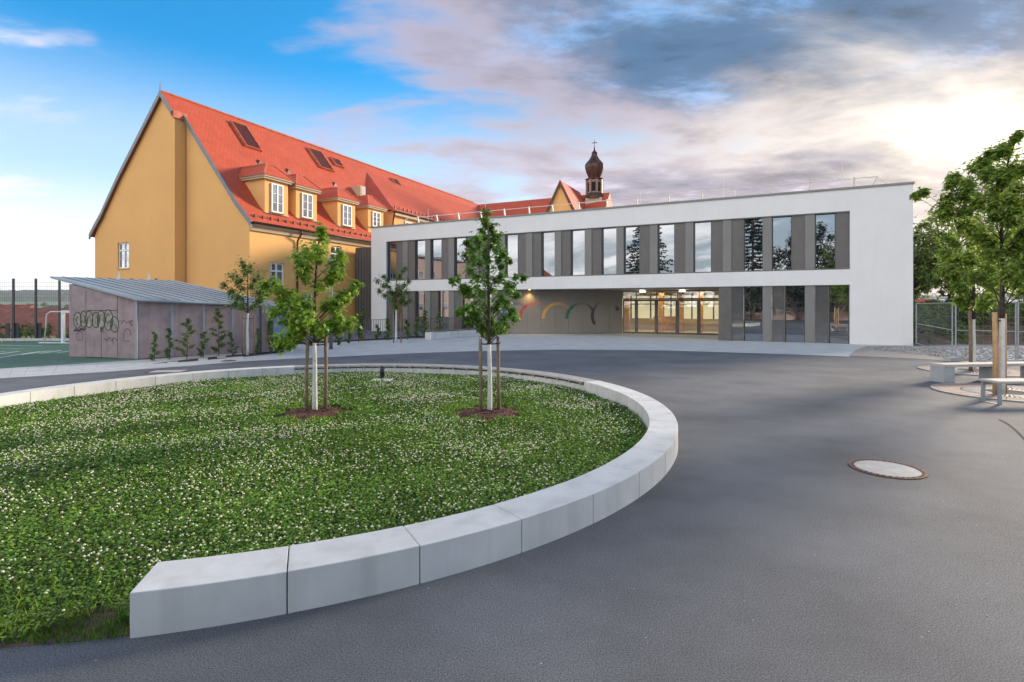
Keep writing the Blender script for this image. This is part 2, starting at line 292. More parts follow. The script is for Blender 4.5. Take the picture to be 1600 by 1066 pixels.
A = {
 'asphalt': asphalt_mat(),
 'paving': mat('paving_stone', (.47, .48, .47), .85, .10, 1.3, .25, 120),
 'slab': mat('paving_slab', (.49, .495, .485), .85, .10, 2.0, .25, 120),
 'concrete': mat('concrete', (.64, .64, .61), .78, .08, 2.2, .08, 90, stain=.42),
 'concrete2': mat('concrete_grey', (.40, .41, .41), .8, .10, 3.0, .2, 90, stain=.3),
 'white': mat('white_render', (.715, .71, .685), .88, .03, .8, .25, 140, stain=.07),
 'ochre': mat('ochre_render', (.77, .425, .15), .9, .05, .35, .3, 90),
 'ochre_trim': mat('cornice_paint', (.52, .40, .27), .8, .06, 1.0),
 'slate': mat('verge_metal', (.17, .18, .19), .5, .10, 3.0, metal=.3),
 'tile_x': tile_mat('clay_tile_long', 0), 'tile_y': tile_mat('clay_tile_cross', 1),
 'ridge': mat('ridge_tile', (.52, .14, .07), .65, .25, 4.0),
 'hatch': mat('roof_hatch_red', (.11, .025, .022), .5, .2, 5.0),
 'copper': mat('brown_copper', (.10, .045, .03), .38, .3, 3.0, metal=.55),
 'copper_pale': mat('turret_panel', (.30, .17, .13), .5, .25, 5.0, metal=.2),
 'brown': mat('brown_gutter', (.11, .045, .03), .45, .15, 4.0, metal=.4),
 'solid': mat('taupe_panel', (.205, .20, .185), .55, .05, 1.2, metal=.15),
 'perf': mat('perforated_panel', (.135, .125, .115), .5, .08, 2.0, metal=.2),
 'frame': mat('dark_frame', (.045, .05, .055), .4, .05, 3.0),
 'taupe_frame': mat('taupe_frame', (.17, .16, .145), .5, .05, 3.0, metal=.2),
 'wallpanel': mat('entrance_panel', (.26, .235, .195), .6, .06, .9),
 'coping': mat('coping_metal', (.23, .22, .20), .5, .06, 2.0, metal=.3),
 'glass': glass_mat('window_glass'),
 'glass_dim': glass_mat('window_glass_low', refl=.42),
 'glass_panel': glass_mat('screened_glass', base=(.10, .10, .095), refl=.16),
 'glass_clear': glass_mat('door_glass', refl=.13, seen=.93),
 'whiteframe': mat('white_paint', (.78, .79, .78), .5, .04, 3.0),
 'steel': mat('galvanised_steel', (.36, .39, .41), .45, .12, 6.0, metal=.5),
 'railwhite': mat('rail_aluminium', (.70, .66, .62), .4, .05, 4.0, metal=.25),
 'darksteel': mat('anthracite_steel', (.075, .085, .095), .5, .08, 4.0, metal=.3),
 'zinc': mat('zinc_sheet', (.30, .36, .40), .5, .10, 1.2, metal=.35),
 'ply': mat('mauve_stained_board', (.345, .27, .272), .8, .16, 2.5, .2, 60, stain=.45),
 'bluepaint': mat('blue_paint', (.20, .27, .38), .7, .08, 2.0),
 'graffiti': mat('black_spray_paint', (.07, .055, .06), .8, .2, 8.0),
 'graffiti_fill': mat('green_spray_paint', (.36, .345, .27), .8, .35, 6.0),
 'court': mat('green_court', (.075, .165, .115), .9, .12, .8, .3, 150),
 'line': mat('line_paint', (.62, .66, .66), .8, .12, 4.0),
 'stake': mat('timber_stake', (.26, .185, .12), .85, .25, 9.0, .4, 60),
 'stake_new': mat('fresh_timber_stake', (.50, .31, .15), .8, .15, 9.0, .3, 60),
 'limewash': mat('lime_washed_bark', (.66, .65, .60), .9, .14, 14.0, .6, 50),
 'bark': mat('bark', (.085, .065, .05), .9, .3, 16.0, .7, 50),
 'rope': mat('coir_tie', (.09, .06, .04), .9, .2, 20.0),
 'maple': mat('maple_leaf', (.26, .42, .045), .5, .20, 5.0, island=.42, trans=.42, spec=.35),
 'maple_dark': mat('maple_leaf_deep', (.13, .27, .035), .5, .20, 5.0, island=.42, trans=.38, spec=.35),
 'leaf_fine': mat('fine_leaf', (.13, .21, .045), .6, .2, 5.0, island=.4, trans=.3),
 'leaf_ash': mat('ash_leaf', (.26, .38, .06), .55, .2, 3.0, island=.4, trans=.5),
 'leaf_far': mat('far_leaf', (.20, .28, .06), .6, .25, 1.0, island=.45, trans=.45),
 'conifer': mat('conifer_needles', (.025, .05, .025), .7, .3, 2.0, island=.4),
 'shrub': mat('shrub_leaf', (.13, .21, .045), .6, .2, 4.0, island=.45, trans=.3),
 'clover': mat('clover_leaf', (.165, .305, .036), .55, .30, .7, island=.5, trans=.22, spec=.3),
 'grass': mat('grass_blade', (.18, .33, .045), .55, .2, 3.0, island=.4, trans=.3),
 'flower': mat('clover_flower', (.72, .67, .52), .8, .12, 9.0, island=.16),
 'soil': mat('lawn_soil', (.05, .085, .02), .95, .4, 5.0, .6, 30),
 'earth': mat('bare_earth', (.17, .11, .075), .95, .3, 1.5, .6, 20),
 'mulch': mat('bark_mulch', (.115, .055, .035), .95, .4, 30.0, .8, 60, island=.5),
 'darkbed': mat('bed_soil', (.05, .035, .028), .95, .3, 8.0, .6, 30),
 'gravel': mat('gravel', (.36, .33, .29), .95, .2, 6.0, .8, 60),
 'stone': mat('gravel_stone', (.40, .39, .38), .9, .25, 3.0, island=.45),
 'terrain': mat('meadow_ground', (.085, .12, .04), .95, .2, .02, col2=(.14, .15, .06)),
 'forest': mat('forest_canopy', (.035, .06, .028), .95, .3, .03),
 'rust': mat('rusty_iron', (.20, .085, .05), .8, .3, 14.0, .5, 80),
 'cover': mat('manhole_concrete', (.46, .45, .42), .85, .15, 6.0, .3, 60),
 'pinkstone': mat('pink_setts', (.36, .27, .235), .85, .2, 5.0, .3, 60),
 'iron': mat('cast_iron', (.10, .10, .10), .6, .2, 8.0, metal=.4),
 'void': mat('near_black', (.012, .010, .009), .95, .2, 8.0),
 'black': mat('black_plastic', (.012, .012, .013), .4, .1, 5.0),
 'wood': mat('weathered_slat', (.40, .38, .355), .8, .15, 5.0, .2, 50),
 'benchslab': mat('bench_stone', (.50, .45, .40), .8, .08, 3.0),
 'farroof': mat('old_clay_roof', (.25, .075, .045), .8, .25, .8, .3, 6),
 'cream': mat('cream_render', (.62, .52, .30), .9, .08, .6),
 'pinkrender': mat('pale_pink_render', (.62, .47, .43), .9, .05, .4),
 'greyroof': mat('grey_sheet_roof', (.24, .26, .30), .6, .08, .6),
 'carred': mat('orange_red_paint', (.55, .09, .03), .3, .05, 2.0),
 'carwhite': mat('white_car_paint', (.7, .7, .7), .3, .04, 2.0),
 'lobbywall': mat('lobby_wall', (.62, .50, .30), .8, .06, .7),
 'lobbywood': mat('oak_column', (.42, .22, .07), .6, .15, 3.0),
 'lobbyfloor': mat('lobby_floor', (.42, .35, .26), .4, .1, 1.0),
 'lampglow': emit_mat('lamp_diffuser', (1, .93, .78), 5.0),
 'warmglow': emit_mat('warm_lamp', (1, .66, .25), 4.0),
}

# ------------------------------------------------------------------ ground and terrain
def terrain():
    xs = np.unique(np.concatenate([np.linspace(-4500, -200, 44), np.linspace(-200, 200, 41), np.linspace(200, 4500, 44)]))
    ys = np.unique(np.concatenate([np.linspace(-400, 0, 9), np.linspace(0, 200, 41), np.linspace(200, 1200, 21), np.linspace(1200, 5200, 41)]))
    XX, YY = np.meshgrid(xs, ys)
    def sst(a, b, t): t = np.clip((t-a)/(b-a), 0, 1); return t*t*(3-2*t)
    out = np.maximum(sst(-24, -60, XX)*sst(20, 34, YY), sst(90, 140, YY))
    out = np.maximum(out, sst(30, 60, YY)*sst(-23, -34, XX))
    Z = -.25-11*out
    Z += sst(250, 1900, YY)*14 + sst(1900, 3300, YY)*(72+14*np.sin(XX/610.0+1.0)+9*np.sin(XX/233.0)) - sst(3400, 5200, YY)*40
    V = np.stack([XX, YY, Z], -1).reshape(-1, 3); nx, ny = len(xs), len(ys)
    f = [(j*nx+i, j*nx+i+1, (j+1)*nx+i+1, (j+1)*nx+i) for j in range(ny-1) for i in range(nx-1)]
    mb = MB(); mb.v = [tuple(p) for p in V]; mb.f = f; mb.smooth = True
    mb.build('terrain', A['terrain'], kind='structure', label='green valley ground with fields beyond the court')
terrain()
MB().add([(-26, -60, 0), (70, -60, 0), (70, 26, 0), (24, 60, 0), (-13, 60, 0), (-13, 31.2, 0), (-26, 31.2, 0)], [(0, 1, 2, 3, 4, 5, 6)]).build('asphalt_yard', A['asphalt'], kind='structure', label='grey asphalt school yard')

def sheet(name, pts, z, m, label, th=None):
    mb = MB().add([(p[0], p[1], z) for p in pts], [tuple(range(len(pts)))]); return mb.build(name, m, kind='structure', label=label)
# paved forecourt in front of the two buildings (front edge follows the photo's curve)
front = [G(x, y) for x, y in ((380, 565), (455, 561), (530, 557.6), (605, 554), (680, 551), (745, 549), (810, 547.6), (885, 546.6), (960, 546.8), (1040, 548), (1115, 550.2), (1220, 553.5), (1327, 557.6))]
back = [G(1351, 541.5), Vector((18.9, 24.9, 0)), Vector((18.0, 31, 0)), Vector((9, 40, 0)), Vector((-5, 39, 0)), Vector((-5.2, 33.6, 0)), Vector((-8.0, 30.2, 0)), Vector((-10.9, 26.3, 0)), G(380, 551)]
sheet('paved_forecourt', front+back, .006, A['paving'], 'pale grey paved forecourt before the entrance')
court = [Vector((-26, 12.2, 0)), G(0, 577), G(108.7, 570.3), G(187.5, 566.2), G(216, 563.5), Vector((-12.4, 22.5, 0)), Vector((-13.2, 28.6, 0)), Vector((-26, 28.6, 0))]
sheet('sports_court', court, .008, A['court'], 'green sports court beside the shed')
# slab strip between court and asphalt path
strip = sheet('paved_strip', [Vector((-26, 11.6, 0)), Vector((-26, 8.5, 0)), G(0, 592.5), G(138, 584), G(300, 572), G(380, 565), G(380, 551), G(216, 563.5), G(187.5, 566.2), G(108.7, 570.3), G(0, 577)], .004, A['concrete2'], 'light slab walkway along the court')
inner = [G(-140, 600.5), G(0, 592.5), G(138, 584), G(300, 572), G(380, 565)]; outer = [G(-140, 587), G(0, 577.2), G(108.7, 570.6), G(216, 564), G(380, 551.5)]
def poly_at(pl, t):
    L_ = [0]
    for a, b in zip(pl, pl[1:]): L_.append(L_[-1]+(b-a).length)
    d = t*L_[-1]
    for i in range(len(pl)-1):
        if d <= L_[i+1] or i == len(pl)-2: return pl[i].lerp(pl[i+1], (d-L_[i])/(L_[i+1]-L_[i]))
NS = 26
for i in range(NS):
    for r_ in range(2):
        t0, t1 = i/NS, (i+1)/NS; w0, w1 = r_/2, (r_+1)/2
        q = [poly_at(inner, t0).lerp(poly_at(outer, t0), w0), poly_at(inner, t1).lerp(poly_at(outer, t1), w0), poly_at(inner, t1).lerp(poly_at(outer, t1), w1), poly_at(inner, t0).lerp(poly_at(outer, t0), w1)]
        c = sum(q, Vector())/4; q = [c+(p-c)*(1-.012/max(.2, (p-c).length)) for p in q]
        MB().prism([(p.x, p.y) for p in q], .005, .022+random.uniform(0, .003)).build('paving_slab', A['slab'], strip)

def court_lines():
    o = thing('court_marking', 'white line markings painted across the green court', 'marking', (0, 0, 0))
    def line(p, q, w=.08):
        p, q = G(*p), G(*q); d = (q-p).normalized(); n = Vector((-d.y, d.x, 0))*w/2
        MB().add([(*(v.xy), .014) for v in (p-n, q-n, q+n, p+n)], [(0, 1, 2, 3)]).build('line', A['line'], o)
    for a, b in (((-40, 559), (30, 549.5)), ((-20, 562.5), (62, 549.8)), ((32, 555), (80, 548.5)), ((62, 553), (96, 548)), ((90, 551.5), (109, 549.5)), ((-40, 551), (8, 549.8))): line(a, b, .10)
    line((-60, 538.0), (66, 541.5), .09); line((0, 545.5), (40, 545), .06)
court_lines()

# lawn in the ring
RC = (-3.55, 8.92); RO, RI, WT = 6.05, 5.67, .26
MB().lathe([(RI-.02, -.05), (RI-.02, .012)], 72, RC).build('lawn', A['soil'], kind='structure', label='dark soil bed of the clover lawn')

# ------------------------------------------------------------------ ring of concrete blocks
ring = thing('seat_wall', 'curved pale concrete seat wall ringing the clover lawn', 'wall', (*RC, 0))
a = -76.95; gap = .0035
while a < 176:
    a2 = a+7.92
    top = WT-.085 if 27 < (a+a2)/2 < 111 else WT+random.uniform(-.002, .002)
    MB().arc((0, 0), RI, RO, R(a)+gap/RO, R(a2)-gap/RO, -.03, top, 6).build('concrete_block', A['concrete'], ring, bevel=.006)
    a = a2
# dark timber seat on the far side
seat = thing('curved_bench_seat', 'long curved slatted seat fixed on the far side of the seat wall', 'bench', (*RC, WT))
for k, (ri, ro) in enumerate(((5.62, 5.755), (5.765, 5.90), (5.91, 6.045))):
    for j in range(10):
        a0, a1 = 26.2+j*8.7, 26.2+(j+1)*8.7
        MB().arc((0, 0), ri, ro, R(a0)+.0006, R(a1)-.0006, -.034, .0, 5).build('slat', A['wood'], seat, bevel=.003)
for j in range(21):
    t = R(27+j*4.25); MB().arc((0, 0), 5.63, 6.0, t-.004, t+.004, -.082, -.0345, 1).build('bracket', A['steel'], seat)

# ------------------------------------------------------------------ clover lawn
TREES = [(-3.42, 9.2), (-.39, 9.2)]
def in_lawn(n, ymin=None):
    t = rng.uniform(0, 2*math.pi, n); r = RO*np.sqrt(rng.uniform(0, 1, n)); td = np.degrees((t+math.pi) % (2*math.pi)-math.pi)
    x = RC[0]+r*np.cos(t); y = RC[1]+r*np.sin(t)
    ok = (r < RI-.03) | ((td < -77.2) & (td > -125) & (r < RO-.16-.10*np.sin(t*31)-.07*np.sin(t*67+1)))
    ok &= (x > -1.05*y-.4) & (y > 1.5)
    for tx, ty in TREES: ok &= np.hypot((x-tx), (y-ty)*1.0) > .50+.12*np.sin(7*np.arctan2(y-ty, x-tx))+rng.uniform(0, .10, n)
    return x[ok], y[ok]
def wob(x, y): return .5+.25*np.sin(1.7*x+.6*y)+.25*np.sin(2.3*y-1.1*x+1.3)+.22*np.sin(5.1*x+2)*np.sin(4.3*y+.4)
def clover():
    x, y = in_lawn(560000); keep = rng.uniform(0, 1, len(x)) < (3.6/np.maximum(y, 3.6))**1.15
    x, y = x[keep], y[keep]; n = len(x); h = .035+.05*np.clip(wob(x, y), 0, 1.2)
    z = rng.uniform(.25, 1, n)**.7*h+.01
    s = .0115*(np.maximum(y, 3.6)/3.6)**.55*rng.uniform(.7, 1.35, n)
    T = np.array([(-1, 0, 0), (0, -.8, .25), (1, 0, 0), (0, .8, .25)])
    nr = rng.normal(0, .42, (n, 3)); nr[:, 2] = 1; Rm = frames(nr, rng.uniform(0, 6.28, n))
    V = np.einsum('nij,kj->nki', Rm, T)*s[:, None, None]+np.stack([x, y, z], -1)[:, None]
    np_obj('clover_leaves', V, [(0, 1, 2, 3)], A['clover'], kind='stuff', label='dense green clover leaves covering the ring lawn')
    # flower heads
    x, y = in_lawn(40000); dn = np.clip(wob(x*1.3+2, y*1.3)*1.1-.05, .12, 1)
    for tx, ty in TREES: dn = dn*np.clip((np.hypot(x-tx, y-ty)-.55)/.8, .0, 1)
    dn *= np.clip((RI-np.hypot(x-RC[0], y-RC[1]))/.5, .1, 1); dn *= np.where(y < 6, .8, 1.0)
    k = rng.uniform(0, 1, len(x)) < dn*.85; x, y = x[k], y[k]; n = len(x)
    z = .05+.05*np.clip(wob(x, y), 0, 1.2)+rng.uniform(0, .035, n); s = rng.uniform(.0055, .0115, n)*np.where(y > 8, 1.1, 1)
    ring_ = lambda r, zz, o: [(r*math.cos(2*math.pi*(i+o)/6), r*math.sin(2*math.pi*(i+o)/6), zz) for i in range(6)]
    T = np.array([(0, 0, .95)]+ring_(.8, .45, 0)+ring_(1.0, -.15, .5)+[(0, 0, -.6)])
    F_ = [(0, 1+i, 1+(i+1) % 6) for i in range(6)]+[(1+i, 7+i, 1+(i+1) % 6) for i in range(6)]+[(1+(i+1) % 6, 7+i, 7+(i+1) % 6) for i in range(6)]+[(13, 7+(i+1) % 6, 7+i) for i in range(6)]
    nr = rng.normal(0, .3, (n, 3)); nr[:, 2] = 1; Rm = frames(nr, rng.uniform(0, 6.28, n))
    V = np.einsum('nij,kj->nki', Rm, T)*s[:, None, None]+np.stack([x, y, z], -1)[:, None]
    np_obj('clover_flowers', V, F_, A['flower'], kind='stuff', label='white clover flower heads scattered over the lawn')
    # grass blades: sparse in the lawn, thick round the mulch and along the edges
    x, y = in_lawn(120000); r = np.hypot(x-RC[0], y-RC[1]); pr = .05+.16*np.clip(wob(x*.7+5, y*.7)-.35, 0, 1)
    for tx, ty in TREES: pr = np.maximum(pr, np.clip(1.15-np.hypot(x-tx, y-ty)/1.0, 0, 1)*.9)
    pr = np.maximum(pr, np.where((r > RI-.30) & (y < 4.2) & (x < -2.0), .45, 0)); pr = np.maximum(pr, np.where(r > RI-.12, .16, 0))
    k = rng.uniform(0, 1, len(x)) < pr; x, y = x[k], y[k]
    # the open front edge beside the end block
    m = 3600; t = R(-77.1)-rng.uniform(0, .42, m); rr = RI+.36+.03*np.sin(t*40)-np.abs(rng.normal(0, .20, m)); x = np.r_[x, RC[0]+rr*np.cos(t)]; y = np.r_[y, RC[1]+rr*np.sin(t)]
    n = len(x); hh = rng.uniform(.04, .12, n); hh[-m:] *= rng.uniform(.35, .95, m)*(.55+.45*np.sin(x[-m:]*9)**2); wd = .0022*(np.maximum(y, 3.6)/3.6)**.6; az = rng.uniform(0, 6.28, n); ln = rng.uniform(.1, .7, n)
    dx, dy = np.cos(az), np.sin(az); b0 = np.stack([x, y, np.full(n, .005)], -1); side = np.stack([-dy, dx, np.zeros(n)], -1)*wd[:, None]
    mid = b0+np.stack([dx*hh*ln*.35, dy*hh*ln*.35, hh*.62], -1); tip = b0+np.stack([dx*hh*ln, dy*hh*ln, hh], -1)
    V = np.stack([b0-side, b0+side, mid+side*.8, tip, mid-side*.8], 1)
    np_obj('grass_blades', V, [(0, 1, 2, 3, 4)], A['grass'], kind='stuff', label='long grass blades round the mulch and lawn edge')
clover()
MB().arc(RC, RI-.03, RO-.03, R(-106), R(-77.05), -.02, .006, 14).build('lawn_edge', A['earth'], kind='structure', label='bare earth at the open edge of the lawn')

def mulch(cx, cy, label):
    o = thing('mulch_bed', label, 'mulch bed', (cx, cy, 0), group='mulch beds under the lawn trees')
    smooth(MB().lathe([(.66, -.01), (.58, .035), (.35, .07), (.1, .085)], 22)).build('mound', A['mulch'], o)
    n = 1500; t = rng.uniform(0, 6.28, n); r = .66*np.sqrt(rng.uniform(0, 1, n)); z = .085-.075*(r/.66)**1.6+.008
    T = np.array([(-1, -.35, 0), (1, -.3, .05), (.9, .35, 0), (-1, .3, .08)]); nr = rng.normal(0, .5, (n, 3)); nr[:, 2] = 1
    V = np.einsum('nij,kj->nki', frames(nr, rng.uniform(0, 6.28, n)), T)*rng.uniform(.01, .028, n)[:, None, None]+np.stack([r*np.cos(t), r*np.sin(t), z], -1)[:, None]
    np_obj('bark_chips', V, [(0, 1, 2, 3)], A['mulch'], o, kind='stuff')
mulch(*TREES[0], 'brown bark mulch circle under the left lawn maple'); mulch(*TREES[1], 'brown bark mulch circle under the right lawn maple')

# ------------------------------------------------------------------ trees
MAPLE = []
for i in range(11):
    rr = (.42, 1.0, .40, .95, .38, 1.05, .38, .95, .40, 1.0, .42)[i] ; t = R(-158+31.6*i)
    MAPLE.append((rr*math.sin(t)*.9, rr*math.cos(t)*.95+.15, -.16*abs(math.sin(t))*rr))
MAPLE_T = np.array([(0, -.05, .08)]+MAPLE); MAPLE_F = [(0, i+1, i) for i in range(1, 11)]
RHOMB_T = np.array([(0, -1, 0), (.42, 0, .12), (0, 1.0, -.1), (-.42, 0, .12)]); RHOMB_F = [(0, 1, 2, 3)]
def leaves(pts_c, pts_r, per, size, center, T, F_, m, name, parent, up=.8, out=.6, flat=1.0):
    C_ = np.repeat(np.array(pts_c), per, 0); Rr = np.repeat(np.array(pts_r), per)
    n = len(C_); d = rng.normal(0, 1, (n, 3)); d /= np.linalg.norm(d, axis=1, keepdims=True)
    p = C_+d*(Rr*np.minimum(np.abs(rng.normal(.55, .42, n)), 1.6))[:, None]*np.array([1, 1, flat])
    o = p-np.array(center); o /= np.linalg.norm(o, axis=1, keepdims=True)+1e-6
    nr = d*out+o*.35+rng.normal(0, .45, (n, 3))+np.array([0, 0, up])
    V = np.einsum('nij,kj->nki', frames(nr, rng.uniform(0, 6.28, n)), T)*(size*rng.uniform(.6, 1.25, n))[:, None, None]+p[:, None]
    return np_obj(name, V, F_, m, parent)
def young_tree(name, label, base, trunk_px, clumps, leaf, per, T, F_, m, trunk_r, white_to, depth, group=None, bark='bark', seed=1, top=None):
    """clumps: photo pixels (x, y, r) at the tree's distance; spread in depth by the crown's own width"""
    random.seed(seed); Y = base.y; k = Y/FPX
    o = thing(name, label, 'tree', base, group=group)
    cs, rs = [], []
    xs = [c[0] for c in clumps]; cx = trunk_px
    for (x, y, r) in clumps:
        p = D(x, y, Y)-base; half = depth*max(.35, 1-abs(p.x)/(max(abs(xx-cx) for xx in xs)*k+.05)); p.y = random.uniform(-half, half)
        cs.append((p.x, p.y, p.z)); rs.append(r*k)
    ztop = max(c[2] for c in cs)-.02
    tp = [(0, 0, -.05)]; n = 7
    for i in range(1, n+1): f = i/n; tp.append((random.uniform(-.012, .012)*i*.5, random.uniform(-.012, .012)*i*.5, ztop*f))
    tp[-1] = min(cs, key=lambda c: -c[2])
    def tz(z):
        for a_, b_ in zip(tp, tp[1:]):
            if z <= b_[2]: f = (z-a_[2])/max(1e-4, b_[2]-a_[2]); return Vector(a_).lerp(Vector(b_), f)
        return Vector(tp[-1])
    rad = lambda z: trunk_r*(1-.85*max(0, z)/ztop)+.004
    lo = [tz(z) for z in np.linspace(-.04, white_to, 6)]; hi = [tz(z) for z in np.linspace(white_to, ztop, 9)]
    smooth(MB().tube(lo, [rad(p.z)*(1.06) for p in lo], 10)).build('trunk', A['limewash'], o)
    smooth(MB().tube(hi, [rad(p.z) for p in hi], 8)).build('upper_trunk', A[bark], o)
    lim = MB(); lim.smooth = True; ex, er = [], []
    for c in list(cs):
        c = Vector(c); d = Vector((c.x, c.y, 0)).length; z0 = max(white_to*.98, c.z-d*.85-.05); s0 = tz(min(z0, ztop*.95))
        mid = s0.lerp(c, .5)+Vector((random.uniform(-.03, .03), random.uniform(-.03, .03), .04*d)); r0 = rad(s0.z)*.5
        lim.tube([s0, mid, c], [r0*.7, r0*.45, .003], 5)
        if d > .16:
            ex.append(tuple(mid.lerp(c, .35))); er.append(max(.08, d*.2))
    lim.build('limbs', A[bark], o); cs += ex; rs += er
    leaves(cs, rs, per, leaf, (0, 0, ztop*.6), T, F_, m, 'crown', o)
    return o
def stakes(label, pts, top, bar_z, r, m, group, center, extra=None):
    o = thing('tree_stake_frame', label, 'tree stakes', center, group=group)
    for (x, y, h) in pts: smooth(MB().tube([(x, y, -.05), (x+random.uniform(-.01, .01), y, h*.5), (x+random.uniform(-.02, .02), y, h)], [r, r*.97, r*.93], 10)).build('stake', A[m], o)
    (x0, y0, _), (x1, y1, _) = pts[0], pts[-1]
    MB().tube([(x0-.03, y0, bar_z), (x0*.5, y0*.5, bar_z-.015), (0, 0, bar_z), (x1*.5, y1*.5, bar_z-.015), (x1+.03, y1, bar_z)], [.012, .012, .03, .012, .012], 6).build('tie', A['rope'], o)
    return o
b1 = G(492, 648); b2 = G(765, 648.5)
C1 = [(507,360,9),(502,374,13),(497,390,17),(476,395,15),(463,402,10),(486,412,18),(512,398,14),(528,398,12),(536,412,11),(478,428,15),(510,424,17),(498,446,18),(524,430,12),(414,447,13),(428,444,12),(440,455,9),(450,462,9),(548,452,10),(556,445,8),(540,462,9),(460,478,15),(484,470,18),(510,474,17),(532,472,12),(470,498,14),(496,496,17),(520,496,12),(440,486,13),(424,490,10),(455,480,12),(430,533,11),(447,525,10),(462,515,9),(546,506,11),(534,500,9),(500,514,12),(482,512,10),(440,540,8),(512,512,9)]
young_tree('maple_tree', 'young bright green maple with whitewashed trunk, left on the clover lawn', b1, 492, C1, .058, 90, MAPLE_T, MAPLE_F, A['maple'], .042, 1.25, .45, 'maples on the clover lawn', seed=3)
C2 = [(760,330,9),(756,342,10),(766,350,11),(751,358,9),(777,366,11),(766,372,13),(746,376,10),(730,380,9),(756,388,14),(778,386,11),(727,398,9),(742,402,13),(764,408,15),(786,398,9),(796,408,7),(714,436,8),(708,440,6),(722,448,6),(736,424,12),(758,430,15),(782,430,11),(806,434,6),(818,434,6),(746,450,13),(768,452,14),(794,456,8),(807,462,7),(716,488,8),(728,482,9),(740,478,11),(758,476,13),(780,474,11),(800,488,11),(806,498,8),(742,498,8),(764,500,12),(788,506,8),(762,516,9),(750,512,7),(776,510,7)]
young_tree('maple_tree', 'young dark green maple with a slim pointed crown, right on the clover lawn', b2, 765, C2, .050, 78, MAPLE_T, MAPLE_F, A['maple_dark'], .038, 1.22, .5, 'maples on the clover lawn', seed=5)
stakes('two weathered stakes tied to the left lawn maple', [(-.135, -.02, 1.30), (.14, .12, 1.36)], 1.3, 1.22, .032, 'stake', 'stakes of the lawn maples', b1)
stakes('two weathered stakes tied to the right lawn maple', [(-.15, -.06, 1.32), (.155, .12, 1.35)], 1.3, 1.24, .032, 'stake', 'stakes of the lawn maples', b2)
# two small trees on the pavement
b3 = G(387, 556); b4 = G(619, 536)
def blob(cx, pts): return [(cx+x, y, r) for x, y, r in pts]
C3 = [(388,412,9),(372,420,10),(400,418,10),(360,432,9),(383,432,14),(408,432,11),(420,438,7),(354,446,7),(370,446,13),(395,446,15),(414,450,10),(362,460,10),(382,462,16),(402,464,13),(420,462,7),(374,474,12),(392,476,12),(405,476,8),(430,448,5)]
young_tree('street_tree', 'small feathery tree with white trunk standing before the shed', b3, 387, C3, .055, 130, RHOMB_T, RHOMB_F, A['leaf_fine'], .05, 1.62, .8, 'small trees on the pavement', seed=8)
C4 = [(633,420,6),(626,432,8),(640,440,6),(598,432,5),(592,440,6),(604,444,7),(618,446,10),(632,450,9),(610,456,10),(624,460,11),(637,458,7),(614,468,10),(628,470,10),(618,478,8),(640,470,5),(594,455,5)]
young_tree('street_tree', 'small loose tree with white trunk by the white building railing', b4, 619, C4, .06, 130, RHOMB_T, RHOMB_F, A['leaf_fine'], .055, 1.68, .8, 'small trees on the pavement', seed=9)
stakes('thin pair of stakes tied to the tree before the shed', [(-.19, 0, 1.55), (.20, .1, 1.55)], 1.5, 1.40, .028, 'stake', 'stakes of the pavement trees', b3)
stakes('thin pair of stakes tied to the tree by the railing', [(-.13, 0, 1.55), (.22, .1, 1.55)], 1.5, 1.45, .032, 'stake', 'stakes of the pavement trees', b4)
# two trees in grates at the right
b5 = G(1565, 617); b6 = G(1521, 581)
C5 = [(1583,214,8),(1578,228,12),(1592,238,14),(1566,240,11),(1549,240,10),(1536,258,12),(1560,260,16),(1584,262,18),(1604,260,20),(1516,270,11),(1503,264,8),(1540,280,16),(1566,286,18),(1594,290,20),(1500,286,9),(1484,292,8),(1468,294,8),(1455,300,7),(1490,308,10),(1515,302,13),(1540,308,16),(1570,316,20),(1600,322,22),(1626,300,24),(1520,330,16),(1548,340,18),(1580,350,22),(1610,356,24),(1640,340,26),(1500,334,11),(1530,364,16),(1560,374,20),(1590,386,22),(1620,392,24),(1545,398,16),(1575,410,18),(1602,420,20),(1655,380,24),(1630,425,20),(1560,430,13),(1590,446,14),(1540,420,12)]
young_tree('ash_tree', 'taller spreading tree beside the benches at the right edge', b5, 1565, C5, .060, 300, RHOMB_T, RHOMB_F, A['leaf_ash'], .055, 1.62, 1.3, 'trees in round grates', seed=11)
C6 = [(1508,352,14),(1530,346,15),(1490,372,14),(1515,378,18),(1540,374,16),(1474,398,13),(1500,402,18),(1526,406,19),(1552,404,15),(1482,424,14),(1508,430,18),(1534,432,17),(1558,428,12),(1494,450,13),(1518,454,15),(1542,456,12),(1506,468,10),(1530,470,9),(1470,420,9)]
young_tree('ash_tree', 'smaller tree with grey trunk behind the long stone bench', b6, 1521, C6, .070, 320, RHOMB_T, RHOMB_F, A['leaf_ash'], .055, 1.5, 1.2, 'trees in round grates', seed=12)
stakes('pale and brown stakes tied to the tree beside the benches', [(-.15, -.02, 1.75), (.11, .06, 1.72)], 1.7, 1.58, .048, 'stake_new', 'stakes of the grate trees', b5)
stakes('brown stake pair tied to the tree behind the bench', [(-.08, 0, 1.72), (.20, .3, 1.6)], 1.7, 1.5, .045, 'stake', 'stakes of the grate trees', b6)

